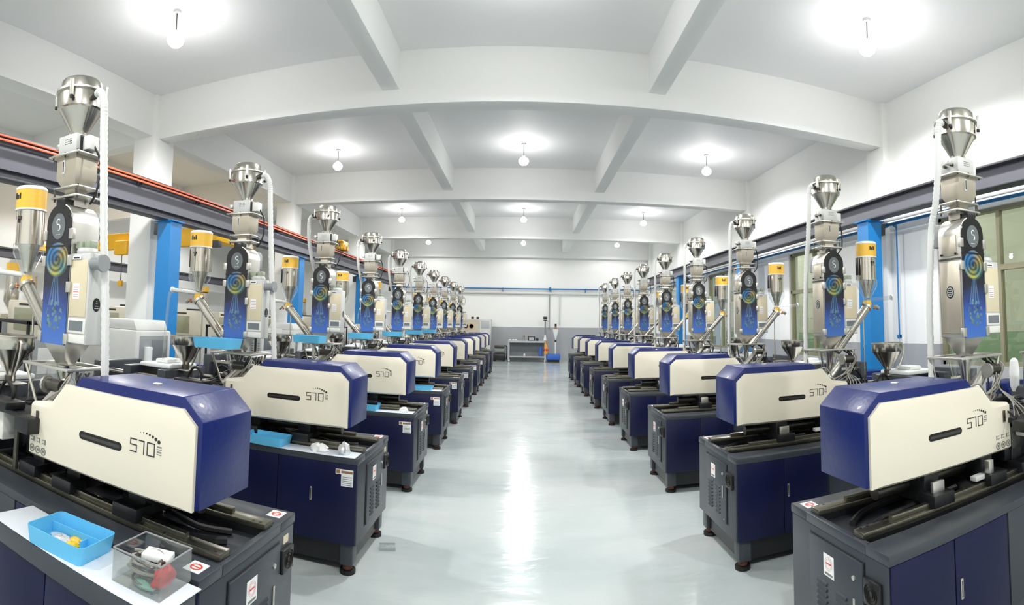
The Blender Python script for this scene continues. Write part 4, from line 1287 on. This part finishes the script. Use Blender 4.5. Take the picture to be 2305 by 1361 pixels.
simple('tool_box', 'small dark tool case right of the monitor on the far table', 'case', (.62, 24.1, .945), [('case', B('black_metal').box(-.07, .07, -.06, .06, 0, .12, .01)), ('handle', B('mid_grey').tube([(-.04, 0, .12), (-.03, 0, .16), (.03, 0, .16), (.04, 0, .12)], .008, n=6))])
simple('spray_bottle', 'tapered grey canister left of the monitor on the far table', 'bottle', (.03, 24.1, .945), [('body', B('mid_grey').lathe([(.07, 0), (.045, .14), (.04, .17)], n=16)), ('cap', B('brown_print').lathe([(.05, .17), (.05, .22)], n=12))])
for i, x in enumerate((-.6, -.45, -.33)):
    o = blob_mesh(0, .07, .05, .03, 40 + i, 'white_plastic').build('cloth_bundle', None, (x, 24.05, .962)); tag(o, 'small white cloth bundle on the far table, %s of three' % ('leftmost', 'middle', 'rightmost')[i], 'cloth', 'white bundles on the far table')
simple('white_jar', 'small white jar on the lower shelf of the far table', 'jar', (.06, 24.0, .262), [('body', B('white_plastic').lathe([(.045, 0), (.05, .05), (.035, .09)], n=14)), ('lid', B('white_plastic').lathe([(.03, .09), (.03, .11)], n=12))])
simple('blue_roll', 'blue upright roll on the lower shelf of the far table', 'roll', (.78, 23.92, .262), [('roll', B('scale_blue').lathe([(.07, 0), (.07, .42)], n=18)), ('core', B('table_grey').lathe([(.02, .42), (.02, .425)], n=10))])
simple('orange_cloth', 'orange and red cloth hanging off the right end of the far table', 'cloth', (1.02, 23.78, .55), [('cloth', blob_mesh(0, .08, .03, .34, 51, 'orange_cloth')), ('red_end', blob_mesh(0, .1, .04, .08, 52, 'red_plastic'))])
t = thing('camera_stand', 'slim stand with black head and white base beside the far table', 'stand', (1.0, 24.5, 0))
B('mid_grey').cyl((0, 0, .0), (0, 0, 1.85), .035, n=12).build('pole', t)
B('black_metal').box(-.09, .09, -.05, .05, 1.92, 2.05, .01).build('head', t)
B('black_metal').box(-.08, .08, -.04, .04, 1.85, 1.90).build('head_plate', t)
B('white_plastic').lathe([(.08, .95), (.05, 1.1), (.03, 1.25)], n=14).build('cone', t)
t = thing('platform_scale', 'blue platform scale with thin white column right of the far table', 'scale', (1.36, 24.0, 0))
B('scale_blue').box(-.3, .3, -.28, .28, .12, .36, .02).build('platform', t)
B('black_metal').box(-.26, .26, -.24, .24, 0, .12).build('base', t)
B('white_plastic').cyl((.1, .1, .36), (.1, .1, .92), .03, n=12).build('column', t)
B('black_metal').box(.06, .14, .05, .15, .9, 1.0, .01).build('joint', t)
B('white_plastic').lathe([(.02, 1.0), (.13, 1.4), (.13, 1.47)], c=(.1, .1, 0), n=20).build('funnel', t)
B('copper').lathe([(.05, 1.47), (.045, 1.6)], c=(.1, .1, 0), n=12).build('neck', t)
B('black_metal').lathe([(.045, 1.6), (.045, 1.72)], c=(.1, .1, 0), n=12).build('head', t)
t = thing('steel_cabinet', 'beige and grey tall cabinet at the end behind the left row', 'cabinet', (-2.35, 24.3, 0))
B('carton').box(-.85, .35, -.4, .4, 0, 1.86, .01).build('body', t)
B('light_grey').box(.36, .88, -.4, .4, 0, 1.88, .01).build('side_unit', t)
B('table_grey').box(.42, .82, -.405, -.4, 1.45, 1.8, .003).build('window', t)
for i in range(3): B('copper').lathe([(.11, 0), (.11, .02), (.09, .02), (.09, 0)], n=18, M=Matrix.Translation((-.5 + .25 * i, -.402, 1.55)) @ Matrix.Rotation(PI / 2, 4, 'X')).build('dial', t)
t = thing('box_pair', 'two small dark tools on top of the far beige cabinet', 'tools', (-2.2, 24.2, 1.885))
for x in (-.12, .12): B('black_metal').box(x - .07, x + .05, -.05, .05, 0, .1, .01).build('tool', t)
t = thing('pump_unit', 'black and grey pump unit on the floor by the end wall', 'pump', (-1.05, 24.1, 0))
B('black_metal').box(-.28, .24, -.3, .3, .06, .35, .02).build('base', t)
B('mid_grey').cyl((-.22, 0, .48), (.2, 0, .48), .14, n=18).build('motor', t)
B('dark_steel').box(-.25, .22, -.2, .2, .63, .72, .02).build('cover', t)
B('black_rubber').tube([(.2, 0, .7), (.3, 0, .66), (.32, 0, .3), (.28, 0, .08)], .02, n=8).build('hose', t)
for x in (-.22, .18): B('black_rubber').cyl((x, -.2, .04), (x, .2, .04), .04, n=12).build('wheel', t)
